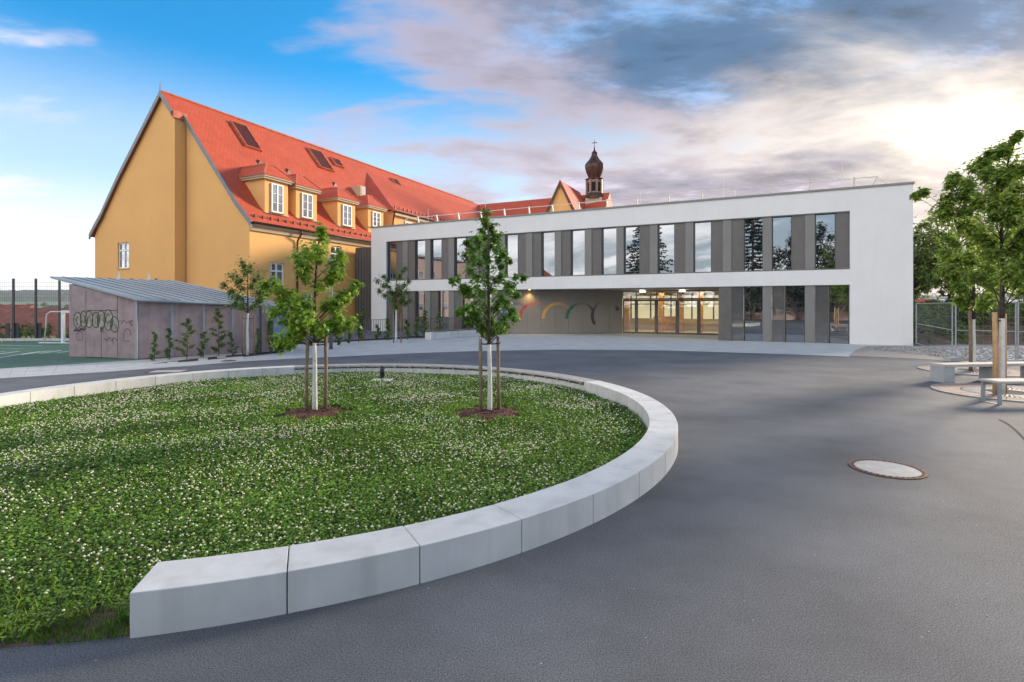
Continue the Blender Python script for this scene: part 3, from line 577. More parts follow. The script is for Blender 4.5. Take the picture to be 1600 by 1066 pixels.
def grate(c, r, label):
    o = thing('tree_grate', label, 'tree grate', (c.x, c.y, .004), group='round tree grates')
    for k in range(16): MB().arc((0, 0), r*.62, r, 2*math.pi*k/16+.008, 2*math.pi*(k+1)/16-.008, 0, .016, 4).build('sett', A['pinkstone'], o)
    MB().arc((0, 0), r, r+.03, 0, 2*math.pi*.9999, 0, .02, 48).build('edge_ring', A['steel'], o)
    MB().lathe([(r*.61, 0), (r*.61, .004)], 40).build('planting_hole', A['void'], o)
    n = 56
    for k in range(n):
        t = 2*math.pi*k/n; MB().arc((0, 0), r*.33, r*.60, t-.028, t+.028, .006, .018, 1).build('grate_bar', A['steel'], o)
    MB().arc((0, 0), r*.31, r*.345, 0, 2*math.pi*.9999, .005, .02, 32).build('inner_ring', A['steel'], o)
grate(G(1576, 614.5), 1.30, 'round pink paved tree grate nearest the right edge'); grate(G(1521, 580), 1.25, 'round pink paved tree grate behind the long bench')

def bench(loc, rz, label, L_=2.7):
    o = thing('stone_bench', label, 'bench', loc, rz, 'benches at the right edge')
    MB().box(0, L_, 0, .42, .385, .45).build('seat', A['benchslab'], o, bevel=.006)
    MB().box(.0, .30, .02, .40, 0, .3845).build('leg', A['concrete2'], o, bevel=.006)
    MB().box(1.36, 1.50, .04, .38, 0, .3845).build('leg', A['concrete2'], o, bevel=.006)
    MB().box(L_-.14, L_, .04, .38, 0, .3845).build('leg', A['concrete2'], o, bevel=.006)
bench((10.55, 12.95, 0), R(7), 'long pale stone slab bench in front of the fence')
def bench2():
    o = thing('stone_bench', 'pale bench with open steel legs cut by the right edge', 'bench', (9.26, 10.1, 0), R(2), 'benches at the right edge')
    MB().box(0, 2.2, 0, .42, .405, .45).build('seat', A['benchslab'], o, bevel=.006)
    for x in (.02, 2.1):
        MB().box(x, x+.06, .02, .06, .012, .404).box(x, x+.06, .36, .40, .012, .404).box(x, x+.06, .02, .40, 0, .011).build('leg', A['steel'], o)
bench2()

# ------------------------------------------------------------------ white school wing
WO = Vector((-10.35, 39.05, 0)); WU = Vector((.89780, -.44040, 0)); WANG = math.atan2(WU.y, WU.x)
def S(x):
    c = (x-800)/FPX; return (c*WO.y-WO.x)/(WU.x-c*WU.y)
Z1, Z2, Z3, ZT = 2.90, 3.65, 6.50, 7.56; LEN = 32.38; DEP = 13.0
wb = thing('white_building', 'white rendered two storey school wing with ribbon windows', 'building', WO, WANG)
sA, sB, sE0, sE1, sD = S(603), S(1328), S(776), S(973), S(1122.5)
W = MB(); T_ = .42
W.box(0, sA, 0, T_, -.6, ZT); W.box(sB, LEN, 0, T_, -.1, ZT)
W.box(sA, sB, 0, T_, Z3, ZT); W.box(sA, sB, 0, T_, Z1, Z2)
W.box(0, T_, T_, DEP, -.6, ZT); W.box(LEN-T_, LEN, T_, DEP, -.1, ZT); W.box(T_, LEN-T_, DEP-T_, DEP, 3.2, ZT)
W.build('wall', A['white'], wb)
MB().box(-.05, LEN+.05, -.06, .50, ZT+.002, ZT+.10).box(-.05, .50, .502, DEP+.05, ZT+.002, ZT+.10).box(LEN-.50, LEN+.05, .502, DEP+.05, ZT+.002, ZT+.10).build('coping', A['coping'], wb)
MB().box(T_+.01, LEN-T_-.01, T_+.01, DEP-T_-.01, ZT-.5, ZT-.3).build('roof', A['gravel'], wb)
MB().box(T_+.01, LEN-T_-.01, T_+.16, DEP-T_-.01, Z1+.1, Z2-.12).build('floor_slab', A['concrete2'], wb)
MB().box(sA+.01, sB-.01, T_+2.2, T_+2.3, Z2+.02, Z3-.02).build('inner_wall', A['void'], wb)
for z0, z1, s0, s1, nm in ((Z2, Z2+.06, sA, sB, 'sill'), (Z3-.05, Z3-.002, sA, sB, 'head_rail')):
    MB().box(s0+.003, s1-.003, .05, .30, z0+.002, z1).build(nm, A['taupe_frame'], wb)
bays = [S(603), S(636), S(672.4), S(708.6), S(746), S(788), S(830.7), S(876), S(923.8), S(973.7), S(1026), S(1082.7), S(1143), S(1206), S(1273.4), S(1328)]
pit = (bays[14]-bays[1])/13; bays = [bays[0]]+[bays[1]+pit*i for i in range(14)]+[sB]
SOL, PAN = .44, .60
def unit(s0, s1, z0, z1, panel_left, gm, solid=True, pm='perf'):
    """one window bay: pane + folding perforated screen + solid pier at its right"""
    e = s1-(SOL if solid else 0)
    if solid: MB().box(e+.004, s1-.004, .075, .33, z0+.065, z1-.055).build('pier_panel', A['solid'], wb)
    p0, p1 = (s0, s0+PAN) if panel_left else (e-PAN, e)
    g0, g1 = (s0+PAN, e) if panel_left else (s0, e-PAN)
    pn = MB().box(p0+.03, p1-.03, .12, .15, z0+.10, z1-.09).build('screen_panel', A[pm], wb)
    fr = MB(); y0, y1 = .10, .16
    fr.box(p0+.006, p0+.03, y0, y1, z0+.07, z1-.06); fr.box(p1-.03, p1-.006, y0, y1, z0+.07, z1-.06)
    fr.box(p0+.03, p1-.03, y0, y1, z0+.07, z0+.10); fr.box(p0+.03, p1-.03, y0, y1, z1-.09, z1-.06)
    fr.build('screen_frame', A['taupe_frame'], pn)
    w_ = MB().box(g0+.06, g1-.012, .27, .285, z0+.08, z1-.07).build('window', A[gm], wb)
    MB().box(g0+.002, g0+.06, .16, .36, z0+.065, z1-.055).box(g1-.012, g1, .24, .36, z0+.065, z1-.055).box(g0+.06, g1-.012, .25, .36, z0+.065, z0+.08).box(g0+.06, g1-.012, .25, .36, z1-.07, z1-.055).build('window_frame', A['frame'], w_)
LEFTP = {1, 4, 6, 7, 8, 12}
for i in range(15): unit(bays[i], bays[i+1], Z2, Z3, i in LEFTP, 'glass', i < 14)
# lower floor: left part, entrance recess, right part
for i in range(5):
    e = bays[i+1] if i < 4 else sE0
    unit(bays[i], e, -.07, Z1+.055, True, 'glass_dim', True)
MB().box(sD, bays[12]-.004, .06, .34, .0, Z1-.002).build('pier_panel', A['perf'], wb)
for i in (12, 13, 14): unit(bays[i], bays[i+1] if i < 14 else sB-.02, -.06, Z1+.055, True, 'glass_dim', i < 14, 'glass_panel')
# oblique panelled wall with the coloured arcs, then the glazed doors
def wl(v): # world -> building local
    d = Vector((v[0], v[1], 0))-WO; return Vector((d.dot(WU), d.dot(Vector((.4404, .8978, 0))), 0))
p0 = wl(D(776, 500, 34.46)); p0.y = .30; p1 = wl(D(972, 500, 35.85)); q1 = wl(D(1121.5, 500, 33.4)); q1.y = (p1.y+q1.y)/2; p1.y = q1.y
dv = (p1-p0); PL = dv.length; du = dv.normalized(); dn = Vector((du.y, -du.x, 0))
npan = 9
def obl(a0, a1, off0, off1, z0, z1):
    q = [p0+du*a0+dn*off0, p0+du*a1+dn*off0, p0+du*a1+dn*off1, p0+du*a0+dn*off1]
    return [(v.x, v.y) for v in q], z0, z1
for i in range(npan):
    po, z0, z1 = obl(PL*i/npan+.006, PL*(i+1)/npan-.006, 0, -.05, .02, Z1-.01); MB().prism(po[::-1] if False else po, z0, z1).build('entrance_panel', A['wallpanel'], wb)
po, z0, z1 = obl(.0, PL-.02, -.06, -.25, -.02, Z1-.004); MB().prism(po, z0, z1).build('recess_wall', A['frame'], wb)
# arcs printed on the panels: colours fade into the panel
def arc_mat(name, c):
    m = mat(name, c, .6, .05, 3.0); nt = m.node_tree; N = nt.nodes; L = nt.links; b = N['Principled BSDF']; src = b.inputs['Base Color'].links[0].from_socket
    at = N.new('ShaderNodeAttribute'); at.attribute_name = 'fade'; mx = N.new('ShaderNodeMix'); mx.data_type = 'RGBA'
    L.new(at.outputs['Fac'], mx.inputs[0]); L.new(src, mx.inputs[6]); mx.inputs[7].default_value = (.26, .235, .195, 1); L.new(mx.outputs[2], b.inputs['Base Color']); return m
def arc_on_wall(cx, cy, r, a0, a1, col, nm, f0=.25, wd=.21):
    """cx, cy photo pixel of the arc centre, r in metres, angles in degrees (0 right, 90 up)"""
    c_ = (cx-800)/FPX; wp0 = WO+WU*p0.x+Vector((.4404, .8978, 0))*p0.y; wd_ = WU*du.x+Vector((.4404, .8978, 0))*du.y
    t = (c_*wp0.y-wp0.x)/(wd_.x-c_*wd_.y); Yd = wp0.y+t*wd_.y; zc = CAMZ+(HORIZ-cy)*Yd/FPX
    vs, fs, fd = [], [], []; n = 26
    for i in range(n+1):
        f = i/n; an = R(a0+(a1-a0)*f); w2 = wd*(1-.55*max(0, f-f0))
        for rr in (r, r-w2):
            q = p0+du*(t+rr*math.cos(an))+dn*.006; vs.append((q.x, q.y, zc+rr*math.sin(an))); fd.append(min(1, max(0, (f-f0)/(1-f0))))
    for i in range(n): fs.append((2*i, 2*i+1, 2*i+3, 2*i+2))
    me = bpy.data.meshes.new('arc'); me.from_pydata(vs, [], fs); at = me.attributes.new('fade', 'FLOAT', 'POINT'); at.data.foreach_set('value', fd)
    me.materials.append(arc_mat(nm, col)); o = bpy.data.objects.new('painted_arc', me); link(o, wb)
arc_on_wall(806, 498, 1.08, 180, 35, (.06, .08, .22), 'arc_blue'); arc_on_wall(835, 498, 1.10, 180, 50, (.48, .07, .10), 'arc_red', .35)
arc_on_wall(871.5, 498, 1.10, 180, 25, (.62, .37, .10), 'arc_yellow', .45); arc_on_wall(908, 498, 1.10, 180, 65, (.03, .17, .085), 'arc_green', .35)
arc_on_wall(908, 498, 1.08, 30, 95, (.075, .06, .05), 'arc_umber', .1, .17); arc_on_wall(947, 494, 1.06, 215, 95, (.06, .055, .05), 'arc_dark', .35, .2); arc_on_wall(947, 494, 1.04, 25, 55, (.08, .07, .06), 'arc_grey', .2, .25)
# glazed doors
dx0, dx1, dy = p1.x+.02, S(1122.5), p1.y
door_w = [(dx0, .135), (dx0+(dx1-dx0)*.135+.0, .205), (0, .205), (0, .21), (0, .245)]
xs_ = [dx0]
for f in (.140, .205, .205, .205, .245): xs_.append(xs_[-1]+f*(dx1-dx0))
for i in range(5):
    x0, x1 = xs_[i], xs_[i+1]-.01; f = MB(); t = .11 if 0 < i < 4 else .09; zt = 2.28
    f.box(x0, x0+t, dy, dy+.07, .01, zt); f.box(x1-t, x1, dy, dy+.07, .01, zt); f.box(x0+t, x1-t, dy, dy+.07, .01, .13); f.box(x0+t, x1-t, dy, dy+.07, zt-.12, zt)
    dr = f.build('door', A['taupe_frame'], wb)
    MB().box(x0+t, x1-t, dy+.03, dy+.04, .13, zt-.12).build('door_glass', A['glass_clear'], dr)
    if 0 < i < 4: MB().tube([(x0+t*.5, dy-.05, .35), (x0+t*.5, dy-.05, 1.95)], .018, 8).tube([(x0+t*.5, dy-.05, .45), (x0+t*.5, dy, .45)], .012, 6).tube([(x0+t*.5, dy-.05, 1.85), (x0+t*.5, dy, 1.85)], .012, 6).build('pull_handle', A['steel'], dr)
tf = MB(); tf.box(dx0, xs_[-1], dy-.01, dy+.09, 2.29, 2.36); tf.box(dx0, xs_[-1], dy, dy+.07, Z1-.09, Z1-.02)
for i in range(6): tf.box(xs_[i]-.02, xs_[i]+.03, dy, dy+.07, 2.362, Z1-.091)
tr_ = tf.build('transom', A['taupe_frame'], wb); MB().box(dx0, xs_[-1], dy+.03, dy+.04, 2.37, Z1-.10).build('transom_glass', A['glass_clear'], tr_)
MB().box(sE0, sD, T_+.005, dy+9, Z1+.02, Z1+.08).build('soffit', A['concrete2'], wb)
MB().box(sD+.003, sD+.12, .36, dy+.2, .0, Z1+.01).build('recess_wall', A['taupe_frame'], wb)
# lobby behind the doors
ly0, ly1 = dy+.12, dy+7.2; lx0, lx1 = dx0-4.5, dx1+3.5
MB().box(lx0, lx1, ly0, ly1, -.02, .012).build('lobby_floor', A['lobbyfloor'], wb)
MB().box(lx0, lx0+.1, ly0, ly1, .02, Z1).box(lx1-.1, lx1, ly0, ly1, .02, Z1).box(lx0+.1, lx1-.1, ly1, ly1+.1, .02, .85).box(lx0+.1, lx1-.1, ly1, ly1+.1, Z1-.25, Z1).build('lobby_wall', A['lobbywall'], wb)
nb = 9
for i in range(nb+1):
    x = lx0+.2+(lx1-lx0-.4)*i/nb; MB().box(x-.05, x+.05, ly1-.02, ly1+.08, .86, Z1-.26).build('lobby_mullion', A['frame'], wb)
MB().box(lx0+.1, lx1-.1, ly1+.02, ly1+.06, 1.95, 2.02).build('lobby_transom', A['frame'], wb)
MB().box(lx0+.1, lx1-.1, ly1+.09, ly1+.10, .86, Z1-.26).build('lobby_window', emit_mat('dusk_glow_pane', (.86, .80, .56), .18), wb)  # pane emits its own glow in place of daylight from behind
for x, y in ((dx0+1.9, ly0+3.5), (dx0+3.1, ly0+4.6), (dx0+4.6, ly0+3.2), (dx0+5.9, ly0+5.0), (dx0-.6, ly0+3.5)): MB().box(x-.17, x+.17, y-.17, y+.17, .02, Z1-.01).build('lobby_column', A['lobbywood'], wb)
MB().box(dx0+1.0, dx0+3.0, ly0+5.2, ly0+5.8, .02, 1.05).build('lobby_counter', A['lobbywood'], wb)
for x in (dx0+1.15, dx0+3.75):
    MB().box(x-.17, x+.17, ly0+.5, ly0+.9, Z1-.09, Z1-.015).build('ceiling_lamp', A['lampglow'], wb)
for x in (dx0+1.0, dx0+5.2):
    ld = bpy.data.lights.new('lobby_light', 'AREA'); ld.energy = 38; ld.size = 2.4; ld.color = (1, .78, .45); lo_ = bpy.data.objects.new('lobby_light', ld); link(lo_, wb); lo_.location = (x, ly0+2.8, Z1-.12)
lamp_p = p0+du*2.0+dn*.25
MB().lathe([(.05, Z1+.002), (.05, Z1+.019)], 12, (lamp_p.x, lamp_p.y)).build('soffit_lamp', A['warmglow'], wb)
ld = bpy.data.lights.new('soffit_light', 'SPOT'); ld.energy = 22; ld.spot_size = R(120); ld.spot_blend = 1; ld.color = (1, .64, .26); ld.shadow_soft_size = .08
lo_ = bpy.data.objects.new('soffit_light', ld); link(lo_, wb); lo_.location = (lamp_p.x, lamp_p.y, Z1-.07)
for x, y in ((637, 2.5), (744.6, 1.2), (1126, 2.0), (980, 3.5), (1322, 1.6)):
    MB().tube([(S(x), y, ZT-.3), (S(x), y, ZT+(1.55 if x < 1000 else 1.9))], .014, 5).build('lightning_rod', A['railwhite'], wb)
# link between the two buildings
MB().box(-2.6, -.004, 1.2, 6, -.9, 6.35).build('link_block', A['perf'], wb); 
for k in range(9): MB().box(-2.58+k*.28, -2.56+k*.28, 1.17, 1.199, -.8, 6.3).build('link_fin', A['frame'], wb)
# roof edge railing
rr_ = thing('roof_railing', 'slanted white tube railing along the flat roof of the white wing', 'railing', WO, WANG)
y_r = 2.3; zr0, zr1 = ZT+.30, ZT+.78
posts = [S(x)+.2 for x in (621, 651, 686, 722, 760, 800, 838, 881, 927, 976, 1028, 1083, 1136, 1198, 1263, 1337)]
for s_ in posts: MB().box(-.045, .045, -.02, .02, 0, 1.35).build('post', A['railwhite'], rr_, loc=(s_, y_r+.25, ZT-.3)).rotation_euler = (R(18), 0, 0)
for zz, yy in ((ZT+.52, y_r+.0), (ZT+.93, y_r-.13)): MB().tube([(posts[0]-.9, yy, zz), (posts[-1]+1.0, yy, zz)], .022, 6).build('rail', A['railwhite'], rr_)
MB().tube([(posts[-1]+.45, y_r+.2, ZT-.28), (posts[-1]+1.0, y_r-.13, ZT+.93), (posts[-1]+1.6, y_r+.1, ZT+.4)], .028, 6).tube([(posts[-1]+.4, y_r+.0, ZT+.52), (posts[-1]+1.7, y_r+.0, ZT+.52)], .02, 6).build('end_brace', A['railwhite'], rr_)
MB().tube([(posts[0]-.9, y_r-.13, ZT+.93), (-.9, y_r-.1, ZT-.3)], .03, 6).build('end_brace', A['railwhite'], rr_)

# ------------------------------------------------------------------ ochre school building
OC = Vector((-16.45, 33.3, 0)); OA = Vector((.4253, .905, 0)); OK = Vector((-.905, .4253, 0)); OANG = math.atan2(OA.y, OA.x)
def LX(x, yl):
    """photo pixel column -> local x on the plane local y = yl"""
    c = (x-800)/FPX; B = OC+OK*yl; return (c*B.y-B.x)/(OA.x-c*OA.y)
def LZ(y, xl, yl): P = OC+OA*xl+OK*yl; return CAMZ+(HORIZ-y)*P.y/FPX
ob = thing('school_building', 'ochre school building with steep red tiled roof and four dormers', 'building', OC, OANG)
BL = 52.0; RY, RZ = 7.45, 16.25; WD = 15.5; PROJ = -.74; SPL = 6.23
right = [(-.40, 7.10), (.29, 7.82), (1.02, 8.52), (1.92, 9.62), (3.15, 11.08), (RY, RZ)]
left = [(2*7.72-y, z) for y, z in right[:-1]][::-1]
def rz_at(y, pr=right):
    for (y0, z0), (y1, z1) in zip(pr, pr[1:]):
        if y <= y1: return z0+(z1-z0)*(y-y0)/(y1-y0)
    return pr[-1][1]
TH = .16
# gable walls (right part set back, left part proud)
lt = [(SPL, -1.5)]+[(SPL, rz_at(SPL)-TH)]+[(RY, RZ-TH)]+[(y, z-TH) for y, z in left if y < WD]+[(WD, 7.85-TH), (WD, -3)]
rt = [(0, -1.5), (SPL-.002, -1.5), (SPL-.002, rz_at(SPL)-TH)]+[(y, z-TH) for y, z in right[-2::-1] if y > 0]+[(0, 7.35)]
rt = [(0, -1.5), (0, 7.50-TH)]+[(y, z-TH) for y, z in right if 0 < y < SPL]+[(SPL-.002, rz_at(SPL)-TH), (SPL-.002, -1.5)]
MB().prism(rt[::-1], 0, .5, 'x').build('gable_wall', A['ochre'], ob)
def pierced(mb, u0, u1, z0, z1, holes, put):
    us = sorted({u0, u1, *[h[0] for h in holes], *[h[1] for h in holes]}); zs = sorted({z0, z1, *[h[2] for h in holes], *[h[3] for h in holes]})
    for ua, ub in zip(us, us[1:]):
        run = None
        for za, zb in zip(zs, zs[1:]):
            hit = any(h[0] < (ua+ub)/2 < h[1] and h[2] < (za+zb)/2 < h[3] for h in holes)
            if hit:
                if run: put(ua, ub, *run); run = None
            else: run = (run[0], zb) if run else (za, zb)
        if run: put(ua, ub, *run)
def ky(x):
    B = OC+OA*PROJ; c = (x-800)/FPX; return (c*B.y-B.x)/(OK.x-c*OK.y)
GY = sorted((ky(184), ky(201.5))); GZ = (LZ(419.5, PROJ, sum(GY)/2), LZ(379, PROJ, sum(GY)/2))
gw = MB().prism([(SPL, 7.0), (WD, 7.0)]+[(y, z-TH) for y, z in left[::-1] if y < WD]+[(RY, RZ-TH), (SPL, rz_at(SPL)-TH)], PROJ, .5, 'x')
pierced(gw, SPL, WD, -1.5, 7.0, [(*GY, *GZ)], lambda a_, b_, c_, d_: gw.box(PROJ, .5, a_, b_, c_, d_))
gw.build('gable_wall', A['ochre'], ob)
WINS = [(422, 444.5, 411, 453), (517, 534, 385, 424), (473, 489, 458, 497), (520, 535, 462, 495)]
def win_rect(x0, x1, y0, y1):
    xa, xb = LX(x0, 0), LX(x1, 0); xm = (xa+xb)/2; return xa, xb, LZ(y1, xm, 0), LZ(y0, xm, 0)
HOLES = [win_rect(*w_) for w_ in WINS]
sw = MB(); pierced(sw, .502, BL, -1.5, 7.0, HOLES, lambda a_, b_, c_, d_: sw.box(a_, b_, 0, .5, c_, d_))
sw.box(.502, BL, WD-.5, WD, -3, 7.0).build('side_wall', A['ochre'], ob)
def roof_strip(name, prof, x0, x1, m, parent, th=TH):
    mb = MB(); n = len(prof)
    vs = [(x, y, z) for x in (x0, x1) for y, z in prof]+[(x, y, z-th) for x in (x0, x1) for y, z in prof]
    fs = []
    for i in range(n-1):
        fs += [(i, i+1, n+i+1, n+i), (2*n+i+1, 2*n+i, 3*n+i, 3*n+i+1), (i+1, i, 2*n+i, 2*n+i+1), (n+i, n+i+1, 3*n+i+1, 3*n+i)]
    fs += [(0, n, 3*n, 2*n), (n-1, 2*n-1+0, 4*n-1, 3*n-1)]
    mb.add(vs, fs); return mb.build(name, m, parent)
spl_r = [p for p in right if p[0] < SPL]+[(SPL, rz_at(SPL))]; spl_u = [(SPL, rz_at(SPL)), (RY, RZ)]
roof = roof_strip('roof', spl_r, -.16, BL, A['tile_x'], ob); 
roof_strip('roof_upper', spl_u, PROJ-.16, BL, A['tile_x'], roof); roof_strip('roof_rear', [(RY, RZ)]+left, PROJ-.16, BL, A['tile_x'], roof)
def verge(prof, x0, x1, parent):
    mb = MB(); n = len(prof); o2 = .05
    up = [(y, z+o2) for y, z in prof]; dn_ = [(y, z-.34) for y, z in prof]
    poly = up+dn_[::-1]
    b = len(mb.v)
    for i in range(n-1): mb.prism([up[i], dn_[i], dn_[i+1], up[i+1]], x0, x1, 'x')
    mb.build('verge_board', A['slate'], parent)
verge(spl_r, -.24, -.165, roof); verge(spl_u+left, PROJ-.24, PROJ-.165, roof)
MB().box(PROJ-.165, .0, SPL-.14, SPL-.01, rz_at(SPL)-.45, rz_at(SPL)+.02).build('verge_cap', A['ridge'], roof)
MB().tube([(PROJ-.2, RY, RZ), (PROJ-.2, RY, RZ+.75)], [.05, .008], 6).build('finial', A['slate'], roof)
rdg = MB(); n = 118
for i in range(n): x = PROJ-.1+i*.36; rdg.tube([(x, RY, RZ+.0), (x+.37, RY, RZ+.0)], [.10, .135], 6)
rdg.build('ridge_tiles', A['ridge'], roof, kind='stuff')
# eaves: gutter, cornice, snow guards
MB().prism([(-.42, 6.93), (-.40, 7.06), (-.03, 7.06), (-.03, 6.62), (-.12, 6.60), (-.16, 6.78)][::-1], .0, 14.6, 'x').build('cornice', A['ochre_trim'], ob)
smooth(MB().tube([(-.2, -.50, 7.06), (14.7, -.50, 7.06)], .075, 8)).build('gutter', A['brown'], ob)
for x in np.arange(.3, 14.5, .62):
    z = 7.45; MB().box(x-.025, x+.025, -.12, .0, z-.05, z+.20).build('snow_guard', A['brown'], roof)
MB().tube([(.1, -.06, 7.62), (14.5, -.06, 7.62)], .02, 5).build('snow_rail', A['brown'], roof)
xp = LX(463, 0)
smooth(MB().tube([(xp, -.5, 7.02), (xp, -.5, 6.8), (xp, -.14, 6.35), (xp, -.1, 6.1), (xp, -.1, -1.2)], .065, 8)).build('downpipe', A['brown'], ob)
MB().tube([(-.06, SPL-.12, -1), (-.06, SPL-.12, 14.5)], .018, 5).build('lightning_cable', A['slate'], ob)
# windows on a wall plane
def window(parent, M4, w, h, cols=2, transom=.30, depth=.16, bars=2, deep=True):
    """white casement window built in local (x right, y out of wall, z up), origin at sill centre"""
    f = MB(); t = .075; y0, y1 = -.10, -.02
    f.box(-w/2, -w/2+t, y0, y1, 0, h); f.box(w/2-t, w/2, y0, y1, 0, h); f.box(-w/2+t, w/2-t, y0, y1, 0, t); f.box(-w/2+t, w/2-t, y0, y1, h-t, h)
    zt = h*(1-transom) if transom else h-t
    if transom: f.box(-w/2+t, w/2-t, y0, y1+.01, zt-.05, zt+.05)
    for i in range(1, cols): x = -w/2+w*i/cols; f.box(x-.05, x+.05, y0, y1+.005, t, h-t)
    for i in range(cols):
        xa, xb = -w/2+w*i/cols+.05, -w/2+w*(i+1)/cols-.05
        for k in range(1, bars): z = t+(zt-t)*k/bars; f.box(xa, xb, y0+.02, y1-.015, z-.014, z+.014)
    o = f.build('window', A['whiteframe'], parent); o.matrix_local = M4
    MB().box(-w/2+t, w/2-t, y0+.025, y0+.035, t, h-t).build('pane', A['glass_dim'], o)
    MB().box(-w/2-.06, w/2+.06, -.06, .13, -.07, -.012).build('sill', A['ochre_trim'], o)
    return o
for xa, xb, za, zb in HOLES: window(ob, Matrix.Translation(((xa+xb)/2, .07, za+.01)) @ Matrix.Rotation(math.pi, 4, 'Z'), xb-xa-.02, zb-za-.02)
window(ob, Matrix.Translation((PROJ+.07, sum(GY)/2, GZ[0]+.01)) @ Matrix.Rotation(R(90), 4, 'Z'), GY[1]-GY[0]-.02, GZ[1]-GZ[0]-.02)
# dormers
DY = .45
def dormer(x0p, x1p, ytop, ybot):
    x0, x1 = LX(x0p, DY), LX(x1p, DY); xm = (x0+x1)/2; zt = LZ(ytop, xm, DY); zb = LZ(ybot, xm, DY)-.15
    back_y = 1.0
    while rz_at(back_y) < zt: back_y += .05
    side = [(DY, zb-.4), (DY, zt), (back_y+.3, zt), (back_y+.3, rz_at(back_y+.3)-.05), (1.92, 9.45), (1.02, 8.3)]
    d = MB().prism([(DY, zb-.3), (2.4, zb-.3), (back_y+.4, zt), (DY, zt)], x0, x1, 'x').build('dormer', A['ochre'], ob)
    ov = .20; zc = zt+.28; e = .14
    MB().box(x0-ov, x1+ov, DY-ov, back_y+.6, zt, zt+.12).build('dormer_cornice', A['ochre_trim'], d)
    MB().box(x0-ov-.07, x1+ov+.07, DY-ov-.08, back_y+.6, zt+.122, zt+.22).build('dormer_gutter', A['ochre_trim'], d)
    # hipped dormer roof running back into the main slope
    rzd = zt+.22+.98; xa, xb, ya = x0-ov-.12, x1+ov+.12, DY-ov-.12; ry_f = DY+.62
    by = 1.0
    while rz_at(by) < rzd: by += .05
    be = 1.0
    while rz_at(be) < zt+.23: be += .05
    xr = (x1-x0)*.16
    V = [(xa, ya, zt+.223), (xb, ya, zt+.223), (xm+xr, ry_f, rzd), (xm-xr, ry_f, rzd), (xm+xr, by+.2, rzd), (xm-xr, by+.2, rzd), (xa, be+.2, zt+.223), (xb, be+.2, zt+.223)]
    MB().add(V, [(0, 1, 2, 3), (1, 7, 4, 2), (3, 2, 4, 5), (0, 3, 5, 6), (0, 6, 7, 1)]).build('dormer_roof', A['tile_x'], d)
    rt_ = MB()
    for a_, b_ in ((V[0], V[3]), (V[1], V[2]), (V[3], V[5]), (V[2], V[4]), (V[3], V[2])): rt_.tube([a_, b_], .065, 6)
    rt_.build('hip_tiles', A['ridge'], d)
    MB().box(x0+.02, x1-.02, DY-.10, DY-.002, zb+.18, zb+.26).build('dormer_sill', A['ochre_trim'], d)
    w_ = (x1-x0)*.50
    window(d, Matrix.Translation((xm, DY-.12, zb+.33)) @ Matrix.Rotation(math.pi, 4, 'Z'), w_, zt-zb-.52, 2, 0, bars=3)
for d_ in ((413.7, 450, 284, 337), (462.5, 495, 299, 345), (527.5, 555, 317, 357), (575, 599, 328, 358)): dormer(*d_)
# roof hatches lying in the slope
sl = (RZ-11.08)/(RY-3.15); SA_ = math.atan(sl)
def roof_hit(px, py):
    d = Vector(((px-800)/FPX, 1, (HORIZ-py)/FPX)); o = Vector((0, 0, CAMZ))
    # plane: z = 11.08+sl*(yl-3.15), yl = (P-OC).OK
    den = d.z-sl*d.dot(OK); t = (11.08-sl*3.15-o.z+sl*(o-OC).dot(OK))/den; P = o+d*t-OC; return P.dot(OA), P.dot(OK), P.z
def hatch(pl, pr, w, hgt, nl):
    """pl top-left pixel on the roof; w along the roof, hgt down the slope"""
    x, y, z = roof_hit(*pl); o = bpy.data.objects.new('roof_hatch', None); link(o, roof)
    M4 = Matrix.Translation((x, y, z)) @ Matrix(((1, 0, 0, 0), (0, math.cos(SA_), -math.sin(SA_), 0), (0, math.sin(SA_), math.cos(SA_), 0), (0, 0, 0, 1)))
    bpy.data.objects.remove(o)
    f = MB().box(0, w, -hgt, 0, .02, .10); o = f.build('roof_hatch', A['hatch'], roof); o.matrix_local = M4
    f2 = MB(); f2.box(-.07, 0, -hgt-.07, .07, .0, .2); f2.box(w, w+.07, -hgt-.07, .07, .0, .2); f2.box(0, w, -hgt-.07, -hgt, .0, .2); f2.box(0, w, 0, .07, .0, .2); f2.build('hatch_frame', A['ridge'], o)
    for k in range(nl): yy = -hgt*(k+.5)/nl; MB().box(.01, w-.01, yy-hgt/nl*.30, yy+hgt/nl*.22, .101, .15).build('louvre', A['hatch'], o)
def hatch_px(tl, tr, bl, nl):
    a_, b_, c_ = Vector(roof_hit(*tl)), Vector(roof_hit(*tr)), Vector(roof_hit(*bl)); hatch(tl, tr, max(.5, abs(b_.x-a_.x)), (a_-c_).length, nl)
hatch_px((360, 192), (382, 199), (385, 230), 12); hatch_px((480, 233), (500, 240), (505, 264), 10); hatch_px((516, 248), (527, 251), (523, 259), 3); hatch_px((610, 280), (619, 283), (617, 290), 3)
for px in ((402, 250), (447, 264), (520, 285)):
    x, y, z = roof_hit(*px); MB().add([(x-.22, y-.35, z-.42), (x+.22, y-.35, z-.42), (x, y-.30, z-.05), (x, y+.25, z+.1)], [(0, 1, 2), (1, 3, 2), (0, 2, 3)]).build('roof_vent', A['hatch'], roof)
x, y, z = roof_hit(557, 300); MB().box(x-.35, x+.35, y-.75, y+.3, z-.45, z+.45).build('vent_box', A['ochre_trim'], roof); 
for k in range(4): MB().box(x-.25, x+.25, y-.78, y-.752, z-.30+k*.17, z-.20+k*.17).build('vent_slat', A['slate'], roof)
